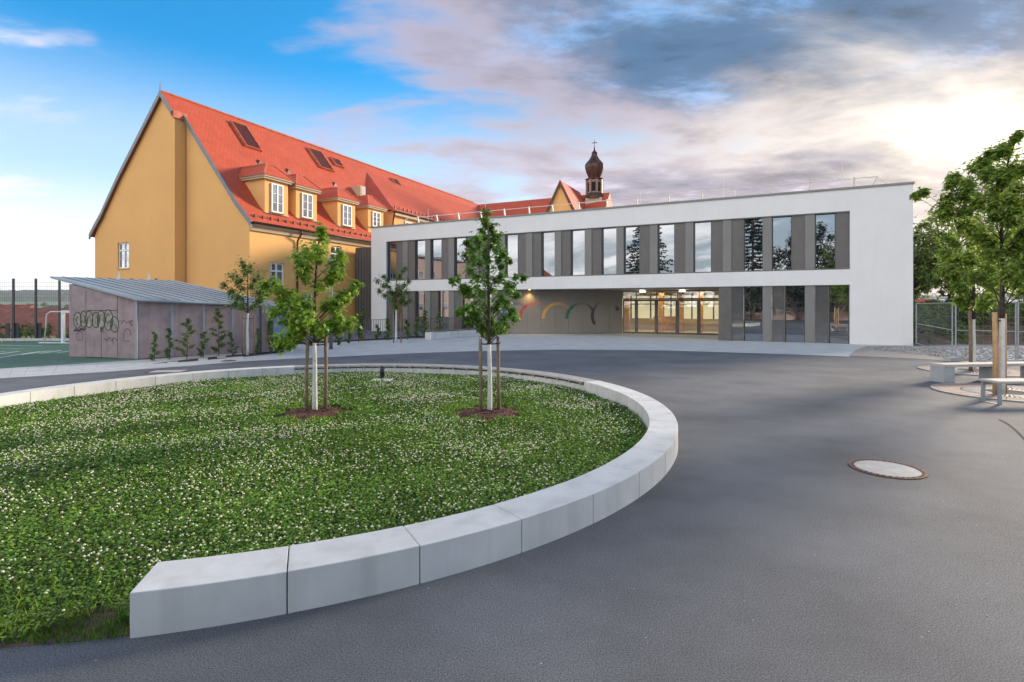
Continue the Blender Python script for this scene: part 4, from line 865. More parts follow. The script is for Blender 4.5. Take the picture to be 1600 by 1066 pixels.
# raised part of the long wing with its own eaves
x0 = 14.9; kz = .45; ez = 10.25; xr_, yr_, zr_ = 18.6, 6.6, 15.15
MB().box(x0, BL-1, kz, 3.4, 6.9, ez).build('upper_wall', A['ochre'], ob)
ur = MB().add([(x0-.3, kz-.35, ez), (BL, kz-.35, ez), (BL, yr_, zr_+.05), (xr_, yr_, zr_+.05), (x0-.3, 3.3, ez+.9), (x0-.3, kz-.35, ez-.14), (BL, kz-.35, ez-.14)], [(0, 1, 2, 3), (0, 3, 4), (5, 6, 1, 0), (0, 4, 5)]).build('upper_roof', A['tile_x'], ob)
MB().tube([(x0-.3, kz-.42, ez-.06), (BL-6, kz-.42, ez-.06)], .075, 8).build('gutter', A['brown'], ur)
MB().box(x0-.1, BL-6, kz-.30, kz-.004, ez-.40, ez-.16).build('cornice', A['ochre_trim'], ob)
MB().tube([(x0-.25, kz-.42, ez-.1), (x0-.1, kz-.1, ez-.9), (x0-.1, kz-.1, 7.6)], .06, 8).build('downpipe', A['brown'], ob)
for i in range(26): x = x0+.2+i*.62; MB().box(x-.025, x+.025, kz-.12, kz, ez+.13, ez+.46).build('snow_guard', A['brown'], ur)
for xx in (x0+2.2, x0+5.5, x0+8.8): window(ob, Matrix.Translation((xx, kz-.12, 8.2)) @ Matrix.Rotation(math.pi, 4, 'Z'), 1.0, 1.35, 2, .3)

# rear wing with a cross gable
rw = thing('rear_wing', 'rear school wing with red roof and pointed ochre gable behind the white wing', 'building', OC, OANG)
CX = 43.2; wy0, wy1 = -11.3, RY
MB().box(CX-8, CX+8, wy0, -.01, -1.5, 7.0).build('wall', A['ochre'], rw)
MB().add([(CX-8.4, wy0-.3, 7.0), (CX, wy0-.3, RZ-.05), (CX+8.4, wy0-.3, 7.0), (CX-8.4, wy1, 7.0), (CX, wy1, RZ-.05), (CX+8.4, wy1, 7.0)], [(0, 1, 4, 3), (1, 2, 5, 4), (0, 2, 1)]).build('roof', A['tile_y'], rw)
gm = (-7.9, 16.4); gx = 35.2; hw = 4.6
MB().prism([(gm[0]-hw, 7.1), (gm[0]+hw, 7.1), (gm[0], gm[1]-.2)], gx, gx+.5, 'x').build('gable_wall', A['ochre'], rw)
MB().add([(gx-.2, gm[0]-hw-.15, 6.9), (gx-.2, gm[0], gm[1]), (gx-.2, gm[0]+hw+.15, 6.9), (CX+1, gm[0]-hw-.15, 6.9), (CX+1, gm[0], gm[1]), (CX+1, gm[0]+hw+.15, 6.9)], [(0, 3, 4, 1), (1, 4, 5, 2)]).build('gable_roof', A['tile_x'], rw)
vb = MB()
for sgn in (-1, 1):
    vb.prism([(gm[0]+sgn*(hw+.2), 6.75), (gm[0]+sgn*(hw-.25), 6.75), (gm[0], gm[1]-.55), (gm[0], gm[1]+.06)][::sgn], gx-.28, gx-.202, 'x')
vb.build('verge_board', A['brown'], rw)
MB().box(gx+2.6, gx+3.1, gm[0]-3.0, gm[0]-2.2, 10.4, 11.6).build('roof_hatch', A['hatch'], rw)

# bell turret
tl = OC+OA*43.0+OK*(-9.65)
tw = thing('bell_turret', 'brown copper onion domed bell turret with cross', 'tower', (tl.x, tl.y, 0), OANG+R(10))
MB().box(-1.05, 1.05, -1.05, 1.05, 9, 15.5).build('shaft', A['ochre_trim'], tw)
MB().lathe([(1.35, 15.4), (1.30, 15.7), (1.0, 16.2)], 8).build('skirt', A['copper'], tw)
for k in range(8):
    t = 2*math.pi*(k+.5)/8; MB().box(-.13, .13, -.13, .13, 16.15, 17.9).build('lantern_post', A['copper_pale'], tw, loc=(1.0*math.cos(t), 1.0*math.sin(t), 0)).rotation_euler = (0, 0, t)
    t2 = 2*math.pi*k/8; lv = MB().box(-.05, 0, -.28, .28, 16.35, 17.55).build('louvre_panel', A['void'], tw, loc=(.90*math.cos(t2), .90*math.sin(t2), 0)); lv.rotation_euler = (0, 0, t2)
    sp = MB().box(-.09, .03, -.33, .33, 17.55, 17.9).build('lantern_head', A['copper_pale'], tw, loc=(.90*math.cos(t2), .90*math.sin(t2), 0)); sp.rotation_euler = (0, 0, t2)
    sp = MB().box(-.09, .03, -.33, .33, 16.15, 16.35).build('lantern_base', A['copper_pale'], tw, loc=(.90*math.cos(t2), .90*math.sin(t2), 0)); sp.rotation_euler = (0, 0, t2)
MB().lathe([(1.0, 17.85), (1.22, 17.95), (1.18, 18.05), (.80, 18.15), (.86, 18.35), (1.10, 18.9), (1.25, 19.45), (1.24, 19.85), (1.08, 20.1), (.72, 20.5), (.45, 20.95), (.33, 21.3), (.40, 21.4), (.22, 21.6), (.12, 21.75), (.03, 22.3)], 8).build('onion_dome', A['copper'], tw)
MB().box(-.035, .035, -.035, .035, 22.0, 23.1).box(-.035, .035, -.34, -.036, 22.68, 22.76).box(-.035, .035, .036, .34, 22.68, 22.76).build('cross', A['darksteel'], tw)

# ------------------------------------------------------------------ shed
sA_, sB_, sC_ = Vector((-16.24, 19.47, 0)), Vector((-13.1, 18.6, 0)), Vector((-9.27, 21.98, 0))
sD_ = Vector((-14.6, 23.2, 0))
shed = thing('storage_shed', 'mauve board shed with sloping grey sheet roof and graffiti', 'shed', (0, 0, 0))
rl, rf, rr2, rk = Vector((-17.3, 19.9, 2.98)), Vector((-12.95, 18.28, 2.14)), Vector((-9.25, 22.25, 1.88)), Vector((-15.05, 23.8, 3.0))
def roof_z(x, y):
    n = (rf-rl).cross(rk-rl); return rl.z-((x-rl.x)*n.x+(y-rl.y)*n.y)/n.z
def board(p, q, z0, z1f, m, off=0.0, th=.05, name='wall_board', parent=None, g=.012):
    d = (q-p); L_ = d.length; d = d/L_; n = Vector((d.y, -d.x, 0)); a_, b_ = p+d*g+n*off, q-d*g+n*off
    c_, e_ = b_-n*th, a_-n*th
    top = [(z1f(v.x, v.y) if callable(z1f) else z1f) for v in (a_, b_, c_, e_)]
    vs = [(v.x, v.y, z0) for v in (a_, b_, c_, e_)]+[(v.x, v.y, t) for v, t in zip((a_, b_, c_, e_), top)]
    return MB().add(vs, [(3, 2, 1, 0), (4, 5, 6, 7), (0, 1, 5, 4), (1, 2, 6, 5), (2, 3, 7, 6), (3, 0, 4, 7)]).build(name, A[m], parent or shed)
under = lambda x, y: roof_z(x, y)-.10
def lerp(p, q, f): return p.lerp(q, f)
fA = [0, .255, .715, 1]
board(sA_, lerp(sA_, sB_, fA[1]), .02, under, 'ply'); board(lerp(sA_, sB_, fA[2]), sB_, .02, under, 'ply')
board(lerp(sA_, sB_, fA[1]), lerp(sA_, sB_, fA[2]), 1.72, under, 'ply')
dl = board(lerp(sA_, sB_, fA[1]), lerp(sA_, sB_, .48), .03, 1.70, 'ply', name='door'); dr_ = board(lerp(sA_, sB_, .48), lerp(sA_, sB_, fA[2]), .03, 1.70, 'ply', name='door')
hp = lerp(sA_, sB_, .485); MB().box(hp.x-.02, hp.x+.02, hp.y-.09, hp.y-.03, .95, 1.12).build('door_handle', A['steel'], dr_)
fs = [0, .225, .425, .60, .74, .86]
xb = [S_ for S_ in fs]
xs_px = [217, 269, 318.5, 364, 407, 425, 451]
def on_wall(px): # fraction along B->C for a pixel column
    c = (px-800)/FPX; d = sC_-sB_; return (c*sB_.y-sB_.x)/(d.x-c*d.y)
fr_ = [0]+[on_wall(x) for x in xs_px[1:]]
for i in range(len(fr_)-1):
    board(lerp(sB_, sC_, fr_[i]), lerp(sB_, sC_, fr_[i+1]), .02, under, 'ply' if i < 5 else 'bluepaint')
    if i: q = lerp(sB_, sC_, fr_[i]); d = (sC_-sB_).normalized(); board(q-d*.035, q+d*.035, .02, under, 'zinc' if i < 4 else 'darksteel', off=.03, th=.028, name='cover_strip', g=0)
d = (sB_-sA_).normalized(); board(sB_-d*.09, sB_+Vector((.003, 0, 0)), .02, under, 'zinc', off=.03, th=.028, name='cover_strip', g=0)
board(sC_, sD_, .0, under, 'ply'); board(sD_, sA_, .0, under, 'ply')
board(sA_, sB_, .01, lambda x, y: under(x, y)-.02, 'void', off=-.07, th=.03, name='gap_shade_backing'); board(sB_, sC_, .01, lambda x, y: under(x, y)-.02, 'void', off=-.07, th=.03, name='gap_shade_backing')  # near-black sheets added to paint the shade seen in the board gaps
nrm = (rf-rl).cross(rk-rl).normalized(); th = .07
vs = [rl, rf, rr2, rk]; vs = vs+[v-Vector((0, 0, th)) for v in vs]
rs_ = MB().add(vs, [(0, 1, 2, 3), (7, 6, 5, 4), (0, 4, 5, 1), (1, 5, 6, 2), (2, 6, 7, 3), (3, 7, 4, 0)]).build('roof', A['zinc'], shed)
for i in range(1, 12):
    f = i/12; p, q = rl.lerp(rk, f), rf.lerp(rr2, f); MB().tube([p+Vector((0, 0, .008)), q+Vector((0, 0, .008))], .012, 4).build('standing_seam', A['slate'], rs_)  # darker metal than the roof, standing in for the shade lines seams cast
MB().tube([rf+Vector((.03, -.03, -.06)), rr2+Vector((.03, -.03, -.06))], .05, 6).build('gutter', A['zinc'], shed)
for px in (174, 217): p = rl.lerp(rk, .5 if px == 174 else .75); MB().tube([(p.x, p.y, p.z-.02), (p.x, p.y, p.z+.05), (p.x, p.y, p.z+.28)], [.09, .05, .01], 6).build('roof_spike', A['steel'], rs_)
# spray paint on the front boards
FN = Vector(((sB_-sA_).normalized().y, -(sB_-sA_).normalized().x, 0))
def on_front(px, py):
    c = (px-800)/FPX; d = sB_-sA_; t = (c*sA_.y-sA_.x)/(d.x-c*d.y); p = sA_+d*t; return Vector((p.x, p.y, CAMZ+(HORIZ-py)*p.y/FPX))+FN*.004
def stroke(pts, w, m='graffiti', off=.003):
    P = [on_front(*p)+FN*off for p in pts]; vs, fs_ = [], []; dd = (sB_-sA_).normalized()
    for i, p in enumerate(P):
        t = (P[min(i+1, len(P)-1)]-P[max(i-1, 0)]).normalized(); n = t.cross(FN).normalized()*w*.38; vs += [p-n, p+n]
    for i in range(len(P)-1): fs_.append((2*i, 2*i+1, 2*i+3, 2*i+2))
    MB().add(vs, fs_).build('graffiti_stroke', A[m], shed)
def oval(cx, cy, rx, ry, a0=0, a1=360, n=20): return [(cx+rx*math.cos(R(a0+(a1-a0)*i/n)), cy-ry*math.sin(R(a0+(a1-a0)*i/n))) for i in range(n+1)]
LET = [(121.5, 500.5, 6.0, 12.5), (131, 498.5, 5.5, 12.5), (139.5, 499, 6, 13), (150, 500, 5.5, 12), (158.5, 500, 6.5, 14), (169.5, 500, 7, 16), (179, 507, 6.5, 12)]
for (cx, cy, rx, ry) in LET:
    P = [on_front(*p)+FN*.001 for p in oval(cx, cy, rx, ry)]; MB().add(P[:-1], [tuple(range(len(P)-1))]).build('graffiti_fill', A['graffiti_fill'], shed); stroke(oval(cx, cy, rx, ry), .045)
stroke(oval(122, 501, 2.6, 6, 60, 300), .04); stroke(oval(131, 499, 2, 6, 90, -150), .035); stroke([(136, 507), (140, 490), (144, 507)], .035); stroke([(149, 506), (150, 492), (155, 506), (157, 491)], .035)
stroke(oval(169, 498, 3, 7, 40, 330), .04); stroke([(173, 512), (177, 500), (182, 513)], .035)
stroke([(115.5, 518), (119, 514), (123, 518), (127, 513), (131, 516), (134, 512)], .07); stroke([(117, 517), (133, 514)], .05)
stroke(oval(124.5, 525, 5, 8, -35, 215), .022); stroke([(120, 531.5), (129, 531.5)], .022); stroke(oval(199, 523, 5.6, 9, -10, 190), .026); stroke([(193.5, 533), (203, 533)], .022); stroke([(193.6, 524), (193.4, 530)], .022)
stroke([(163, 529), (167, 532), (171, 527), (175, 533), (178, 528), (183, 532)], .035); stroke([(175, 527), (178, 538)], .025); stroke([(187, 502), (191, 501), (189, 507), (194, 500), (198, 505), (203, 502), (208, 508)], .03); stroke(oval(206, 505, 2.5, 4, 20, 300), .03)

# ------------------------------------------------------------------ court fence and goal
cf = thing('court_fence', 'tall wire mesh ball fence behind the sports court', 'fence', (0, 28.3, 0))
fx = lambda px: (px-800)*28.3/FPX
ZF = 3.32
for px in (-52, -15, 21, 56, 93, 131, 168, 206, 244): MB().box(-.045, .045, -.035, .035, -.1, ZF).build('post', A['darksteel'], cf, loc=(fx(px), 0, 0))
wires = MB()
for z in np.arange(.1, 3.3, .20): wires.box(fx(-80), fx(258), -.042, -.038, z-.004, z+.004)
for x in np.arange(fx(-80), fx(258), .10): wires.box(x-.003, x+.003, -.037, -.034, .03, ZF-.02)
wires.build('wire_mesh', A['darksteel'], cf)
MB().box(fx(-80), fx(258), -.12, .06, 0.0, .13).build('kerb', A['concrete'], cf)
for px in (22, 57, 94, 7): MB().box(-.16, .04, .05, .10, .15, .95).build('ball_board', A['darksteel'], cf, loc=(fx(px)+.15, 0, 0))
gl = thing('goal_frame', 'white tube goal frame standing at the court edge', 'goal', (0, 0, 0))
gp = G(98.5, 537); gy = gp.y; zt_ = CAMZ+(HORIZ-487)*gy/FPX
zt_ = 1.58
MB().box(gp.x-.06, gp.x+.06, gy-.06, gy+.06, 0, zt_+.06).build('post', A['whiteframe'], gl); MB().box(gp.x+.061, gp.x+3, gy-.06, gy+.06, zt_-.06, zt_+.06).build('crossbar', A['whiteframe'], gl); MB().box(gp.x+3.001, gp.x+3.12, gy-.06, gy+.06, 0, zt_+.06).build('post', A['whiteframe'], gl)
gb = gp+Vector((-1.0, .1, 0))
smooth(MB().tube([gp+Vector((-.06, 0, zt_)), gb+Vector((.28, 0, zt_-.01)), gb+Vector((.1, 0, zt_-.12)), gb+Vector((0, 0, .03))], .025, 8)).build('back_stay', A['whiteframe'], gl)
MB().tube([gb+Vector((-.15, -.15, .04)), gp+Vector((3, -.35, .04))], .03, 6).build('ground_bar', A['whiteframe'], gl)

# ------------------------------------------------------------------ railing, low walls, lamp, shrubs
r0, r1 = Vector((-11.15, 26.7, 0)), Vector((-3.1, 36.2, 0)); rd = (r1-r0); RLn = rd.length; rang = math.atan2(rd.y, rd.x)
rg = thing('bar_railing', 'brown steel bar railing guarding the sunken bed by the ochre wall', 'railing', r0, rang)
nb_ = int(RLn/.125); bar_me = MB().box(-.011, .011, -.011, .011, .06, 1.05); bo = None
for i in range(nb_):
    if bo is None: bo = bar_me.build('bar', A['taupe_frame'], rg, loc=(.06+i*.125, 0, 0))
    else: copy_of(bo, rg, (.06+i*.125, 0, 0))
MB().box(0, RLn, -.025, .025, 1.05, 1.075).build('top_rail', A['taupe_frame'], rg); MB().box(0, RLn, -.02, .02, .04, .06).build('bottom_rail', A['taupe_frame'], rg)
MB().box(0, RLn, -.14, .08, -.3, .035).build('kerb', A['concrete2'], rg)
MB().add([(-11.35, 25.6, .014), (-10.6, 25.4, .014), (-5.0, 30.9, .014), (-2.4, 34.6, .014), (-3.1, 36.2, .014), (-11.15, 26.7, .014)], [(0, 1, 2, 3, 4, 5)]).build('planting_bed', A['darkbed'], kind='structure', label='dark planting bed along the railing')
MB().add([(G(233, 570).x, G(233, 570).y, .024), (*G(300, 566).xy, .024), (*G(372, 559).xy, .024), (*G(445, 551).xy, .024), (*G(440, 548.8).xy, .024), (*G(300, 562).xy, .024)], [(0, 1, 2, 3, 4, 5)]).build('planting_bed', A['darkbed'], kind='structure', label='narrow planting bed along the shed')
lw = thing('low_bench_wall', 'short white concrete wall with wooden seat left of the entrance', 'wall', G(673.7, 531.3), math.atan2(33-29, 2.56))
MB().box(0, 2.3, 0, .45, 0, .40).build('wall_block', A['concrete'], lw, bevel=.01); MB().box(2.31, 4.7, 0, .45, 0, .40).build('wall_block', A['concrete'], lw, bevel=.01)
for k in range(3): MB().box(.35, 4.6, .03+k*.14, .15+k*.14, .43, .46).build('slat', A['stake'], lw)
for k in range(5): MB().box(.5+k, .56+k, .03, .43, .401, .429).build('bracket', A['steel'], lw)
rb = thing('retaining_block', 'sloped concrete end wall beside the blue end of the shed', 'wall', G(461, 549.5), R(140))
MB().prism([(0, -.05), (1.0, -.05), (1.0, .38), (0, .30)], 0, .18, 'y').build('block', A['concrete'], rb, bevel=.008)
lp = thing('lamp_post', 'slim grey lamp post behind the left maple', 'lamp post', G(517, 546))
smooth(MB().lathe([(.075, 0), (.075, 3.4)], 14)).build('pole', A['slate'], lp); MB().lathe([(.12, 0), (.12, .015), (.09, .03)], 14).build('base_plate', A['slate'], lp)
smooth(MB().lathe([(.075, 3.401), (.085, 3.45), (.085, 3.9)], 14)).build('lamp_head', A['steel'], lp); MB().lathe([(.10, 3.901), (.10, 3.93), (.03, 3.96)], 14).build('lamp_cap', A['slate'], lp)

def shrub(bx, by, ty, wpx, label, dens=26, leaf=.04, m='shrub', base_z=0.0, grp='young hedge plants along the shed', tilt=0):
    b = G(bx, by, base_z); k = b.y/FPX; h = (by-ty)*k; w = wpx*k/2
    o = thing('hedge_plant', label, 'shrub', b, group=grp)
    tpx = tilt*k
    smooth(MB().tube([(0, 0, -.02), (tpx*.3, 0, h*.4), (tpx, 0, h*.95)], [.012, .009, .003], 5)).build('stem', A['bark'], o)
    cs, rs = [], []; br = MB(); n = max(7, int(h*11))
    for i in range(n):
        f = .12+.86*i/(n-1); z = h*f; a_ = random.uniform(0, 6.28); ww = w*(1.05-f*.75)*random.uniform(.45, 1.1); c = (tpx*f+math.cos(a_)*ww, math.sin(a_)*ww, z+ww*.25)
        br.tube([(tpx*f, 0, z-.05), c], [.006, .002], 4)
        for q in (.4, .7, 1.0): cs.append((tpx*f+(c[0]-tpx*f)*q, c[1]*q, z-.05+(c[2]-z+.05)*q)); rs.append(.05+.10*w)
    br.build('twigs', A['bark'], o); leaves(cs, rs, dens//3+2, leaf, (0, 0, h*.5), RHOMB_T, RHOMB_F, A[m], 'foliage', o, flat=.7)
SH = [(242, 566, 519, 16, 'thinnest hedge plant, leftmost in the bed by the shed'), (265, 564, 513, 16, 'second hedge plant from the left with a leafy yellow green tip'), (292, 562.5, 499, 40, 'broad bushy hedge plant before the second shed board'), (318, 560, 519, 24, 'short hedge plant between the broad bush and the tall one'), (342, 558, 482, 34, 'tallest hedge plant with a long leader by the shed'), (363, 556.5, 520, 20, 'narrow hedge plant just left of the white trunk'), (403.6, 553.7, 514, 14, 'thin hedge plant just right of the white trunk'), (422, 551, 497, 22, 'upright hedge plant at the end of the mauve boards'), (441, 549, 511, 18, 'small leafy hedge plant before the blue shed end')]
for i, s_ in enumerate(SH): shrub(*s_, tilt=random.uniform(-3, 3), dens=66 if s_[3] > 20 else 50)
SH2 = [(560, 536, 482, 16, 'tall leaning shrub at the railing left of the dark link'), (590, 531, 508, 12, 'thin low shrub at the railing before the white corner'), (606, 532, 498, 16, 'shrub beside the small loose tree, left of its stakes'), (636, 532, 501, 18, 'dense shrub just right of the small loose tree'), (651, 529, 497, 16, 'yellowish shrub second right of the small loose tree'), (664, 529, 485, 18, 'tall dark shrub at the left end of the low bench wall'), (686, 522, 489, 18, 'shrub behind the low bench wall near its left end'), (702, 520, 496, 12, 'thin pale shrub behind the middle of the low bench wall'), (528, 540, 512, 16, 'low shrub right of the lamp post by the railing'), (545, 538, 509, 14, 'low shrub between lamp post and leaning shrub')]
for s_ in SH2: shrub(*s_, dens=75, leaf=.055, grp='shrubs along the bar railing', tilt=7 if s_[0] == 560 else 0)

# ------------------------------------------------------------------ ironwork in the ground, spotlight
mh = thing('manhole_cover', 'round manhole cover with rusty rim in the asphalt', 'manhole', G(1386, 733))
MB().arc((0, 0), .322, .378, 0, 2*math.pi*.9999, .003, .010, 48).build('rim', A['rust'], mh); MB().lathe([(.321, .002), (.321, .007)], 40).build('cover', A['cover'], mh)
for k in range(36): t = 2*math.pi*k/36; MB().arc((0, 0), .332, .348, t-.04, t+.04, .0101, .015, 1).build('rim_cleat', A['iron'], mh)
ic = thing('inspection_cover', 'rectangular pale inspection cover in the asphalt path', 'manhole', G(263, 580.5), R(10))
MB().box(-.42, .42, -.25, .25, .003, .010).build('cover', A['cover'], ic); MB().box(-.50, -.43, -.28, .28, .003, .011).box(.43, .50, -.28, .28, .003, .011).build('rim', A['rust'], ic)
sc2 = thing('small_drain_cover', 'small rusty drain cover in the walkway before the shed', 'drain cover', G(357, 565.2) + Vector((0, 0, .02)))
MB().lathe([(.24, .003), (.24, .012)], 24).build('cover', A['rust'], sc2); MB().arc((0, 0), .10, .16, 0, 6.28, .0125, .018, 16).build('ring', A['iron'], sc2)
sl_ = thing('ground_spotlight', 'small black spotlight on a concrete slab in the lawn', 'spotlight', G(597, 599))
MB().box(-.24, .24, -.16, .16, .0, .09).build('slab', A['concrete'], sl_, bevel=.005)
MB().tube([(0, 0, .091), (0, 0, .17)], .03, 8).build('bracket', A['black'], sl_); smooth(MB().tube([(0, .02, .14), (.01, -.02, .36)], [.055, .062], 12)).build('lamp_body', A['black'], sl_)

# ------------------------------------------------------------------ right hand side: gravel, fence, bank, trees
gv = [G(1326, 556.5), G(1336, 548), G(1352, 541.8), Vector((18.85, 24.6, 0)), Vector((24, 26.5, 0)), Vector((40, 25.0, 0)), Vector((40, 15, 0)), G(1600, 571), G(1520, 567.5), G(1430, 561)]
sheet('gravel_strip', gv, .010, A['gravel'], 'pale gravel strip at the foot of the white wing')
def stones():
    n = 9000; t = rng.uniform(0, 1, n); x = rng.uniform(15.5, 27, n); y = rng.uniform(15.5, 26, n)
    px = 800+FPX*x/y; py = HORIZ+FPX*CAMZ/y
    lowb = np.interp(px, [1326, 1352, 1430, 1520, 1600, 1700], [557, 558, 561, 567, 570.5, 572]); hib = np.interp(px, [1326, 1338, 1354, 1440, 1700], [556, 548, 542, 543.5, 545])
    ok = (py < lowb-.5) & (py > hib) & (px < 1640); x, y = x[ok], y[ok]; n = len(x); s = rng.uniform(.02, .05, n)*np.where(800+FPX*x/y > 1480, rng.uniform(1, 2.4, n), 1)
    T = np.array([(1, 0, 0), (0, .8, 0), (-.9, 0, 0), (0, -1, 0), (.1, .1, .75), (0, 0, -.4)]); F_ = [(0, 1, 4), (1, 2, 4), (2, 3, 4), (3, 0, 4), (1, 0, 5), (2, 1, 5), (3, 2, 5), (0, 3, 5)]
    nr = rng.normal(0, .3, (n, 3)); nr[:, 2] = 1
    V = np.einsum('nij,kj->nki', frames(nr, rng.uniform(0, 6.28, n)), T)*s[:, None, None]+np.stack([x, y, np.full(n, .02)], -1)[:, None]
    np_obj('gravel_stones', V, F_, A['stone'], kind='stuff', label='loose grey stones scattered over the gravel strip')
stones()
def bank():
    xs = np.linspace(17.5, 60, 60); ys = np.linspace(23.0, 60, 44); XX, YY = np.meshgrid(xs, ys)
    t = np.clip((YY-25.2+.12*(XX-20))/6.5, 0, 1); Z = 1.75*t*t*(3-2*t)+.12*np.sin(XX*1.3)*np.sin(YY*1.1)*t-.03
    mb = MB(); mb.v = [tuple(p) for p in np.stack([XX, YY, Z], -1).reshape(-1, 3)]; nx = len(xs); mb.smooth = True
    mb.f = [(j*nx+i, j*nx+i+1, (j+1)*nx+i+1, (j+1)*nx+i) for j in range(len(ys)-1) for i in range(nx-1)]
    mb.build('earth_bank', A['earth'], kind='structure', label='brown earth bank behind the site fence')
bank()
def bank_z(x, y): t = min(1, max(0, (y-25.2+.12*(x-20))/6.5)); return 1.75*t*t*(3-2*t)
def site_panel(p, q, label):
    d = q-p; L_ = d.length; o = thing('site_fence_panel', label, 'fence', p, math.atan2(d.y, d.x), 'mobile site fence panels')
    MB().tube([(.03, 0, .08), (.03, 0, 2.0)], .022, 8).build('post', A['steel'], o); MB().tube([(L_-.03, 0, .08), (L_-.03, 0, 2.0)], .022, 8).build('post', A['steel'], o)
    for z in (.14, 1.05, 1.98): MB().tube([(.03, 0, z), (L_-.03, 0, z)], .016, 6).build('rail', A['steel'], o)
    w = MB()
    for x in np.arange(.1, L_-.05, .16): w.box(x-.0012, x+.0012, -.001, .001, .14, 1.97)
    for z in np.arange(.3, 1.9, .3): w.box(.04, L_-.04, .0031, .006, z-.002, z+.002)
    w.build('wire_mesh', A['steel'], o)
def site_foot(p, rz, label):
    o = thing('fence_foot', label, 'fence foot', p, rz, 'concrete fence feet'); MB().prism([(-.36, 0), (.36, 0), (.33, .14), (-.33, .14)], -.11, .11, 'y').build('block', A['concrete2'], o, bevel=.01)
f0, f1, f2, f3 = Vector((18.9, 24.95, 0)), G(1491.5, 564.5), G(1589, 569), Vector((18.5, 15.6, 0))
fp = Vector((f1.x-.02, f1.y+.06, 0))
site_panel(f0+Vector((0, -.1, 0)), fp, 'mesh site fence panel next to the white wing corner'); site_panel(f1, f2, 'mesh site fence panel between its two concrete feet'); site_panel(f2, f2+(f2-f1).normalized()*3.4, 'mesh site fence panel cut by the right edge')
site_foot(f1, R(15), 'dark concrete fence foot left of the long bench'); site_foot(f2, R(15), 'concrete fence foot behind the nearer grate tree')

def bush(name, label, c, rx, ry, rz, m, n, leaf, grp, cat='shrub', stems=5):
    o = thing(name, label, cat, c, group=grp); cs, rs = [], []
    st = MB()
    for i in range(n):
        a_ = random.uniform(0, 6.28); e = random.uniform(.05, 1); r = math.sqrt(random.uniform(.05, 1)); p = (rx*r*math.cos(a_)*math.sqrt(1-e*e*.6), ry*r*math.sin(a_)*math.sqrt(1-e*e*.6), rz*e*(1-.25*r)); cs.append(p); rs.append(.22*min(rx, rz)*random.uniform(.6, 1.2))
        if i < stems*3: st.tube([(p[0]*.15, p[1]*.15, -.1), (p[0]*.6, p[1]*.6, p[2]*.5), p], [.02, .012, .004], 4)
    st.build('stems', A['bark'], o); leaves(cs, rs, 30, leaf, (0, 0, rz*.4), RHOMB_T, RHOMB_F, A[m], 'foliage', o)
BU = [(19.6, 26.2, .9, 1.5), (21.0, 27.5, 1.1, 1.3), (22.2, 27.0, .8, .9), (23.2, 28.6, 1.2, 1.4), (24.6, 28.0, 1.0, 1.0), (25.8, 29.2, 1.3, 1.3), (27.2, 28.0, 1.1, 1.1), (20.4, 29.5, 1.2, 1.2), (28.8, 29.3, 1.3, 1.4), (22.5, 31.2, 1.3, 1.0), (26.2, 26.0, .7, .7), (29.5, 27.2, 1.0, .9), (21.4, 33.6, 1.5, 2.0), (24.6, 35.6, 1.7, 1.9), (27.6, 37.0, 1.8, 2.0)]
LB = ['bush tight against the white wing corner', 'round bush second from the white wing on the bank', 'low yellowish bush at the foot of the bank', 'wide bush above the bare earth patch', 'low bush right of the bare earth patch', 'bush on the bank behind the grey trunk', 'bush on the bank between the two grate trees', 'bush high on the bank behind the wing corner', 'bush on the bank at the far right', 'bush along the top of the bank', 'small bush low on the bank behind the stakes', 'low bush near the bank foot at the right edge', 'tall bush on the bank top beside the white wing corner', 'tall bush on the bank top under the round tree', 'tall bush on the bank top behind the grate trees']
for (x, y, r, h), l in zip(BU, LB): bush('bank_bush', l, (x, y, bank_z(x, y)), r, r, h, 'shrub' if r < 1.25 else 'leaf_far', 34, .085, 'bushes on the earth bank')
def big_tree(label, c, h, cr, crown0, n, leaf, m, grp, lean=0, name='broadleaf_tree'):
    o = thing(name, label, 'tree', c, group=grp); cs, rs = [], []; tr = MB(); tr.smooth = True
    for s in range(2 if cr < 4 else 3):
        bx, by = random.uniform(-.35, .35), random.uniform(-.3, .3); tx, ty = random.uniform(-cr*.4, cr*.4)+lean, random.uniform(-cr*.4, cr*.4)
        tr.tube([(bx*.5, by*.5, -.2), (bx, by, h*.25), ((bx+tx)/2, (by+ty)/2, h*.55), (tx, ty, h*.92)], [.15, .12, .08, .02], 7)
    tr.build('trunk', A['bark'], o); lim = MB()
    for i in range(n):
        a_ = random.uniform(0, 6.28); u = random.uniform(-1, 1); r = random.uniform(.25, 1)**.5; q = math.sqrt(1-u*u)
        p = (lean*.5+cr*r*q*math.cos(a_), cr*r*q*math.sin(a_), crown0+(h-crown0)*(.5+.5*u*r)); cs.append(p); rs.append(cr*random.uniform(.12, .24))
        if i % 2 == 0: lim.tube([(lean*.3, 0, max(.8, p[2]*.55)), (p[0]*.5+lean*.2, p[1]*.5, p[2]*.8), p], [.05, .03, .006], 4)
    lim.build('limbs', A['bark'], o); leaves(cs, rs, 34, leaf, (lean*.5, 0, (h+crown0)/2), RHOMB_T, RHOMB_F, A[m], 'crown', o)
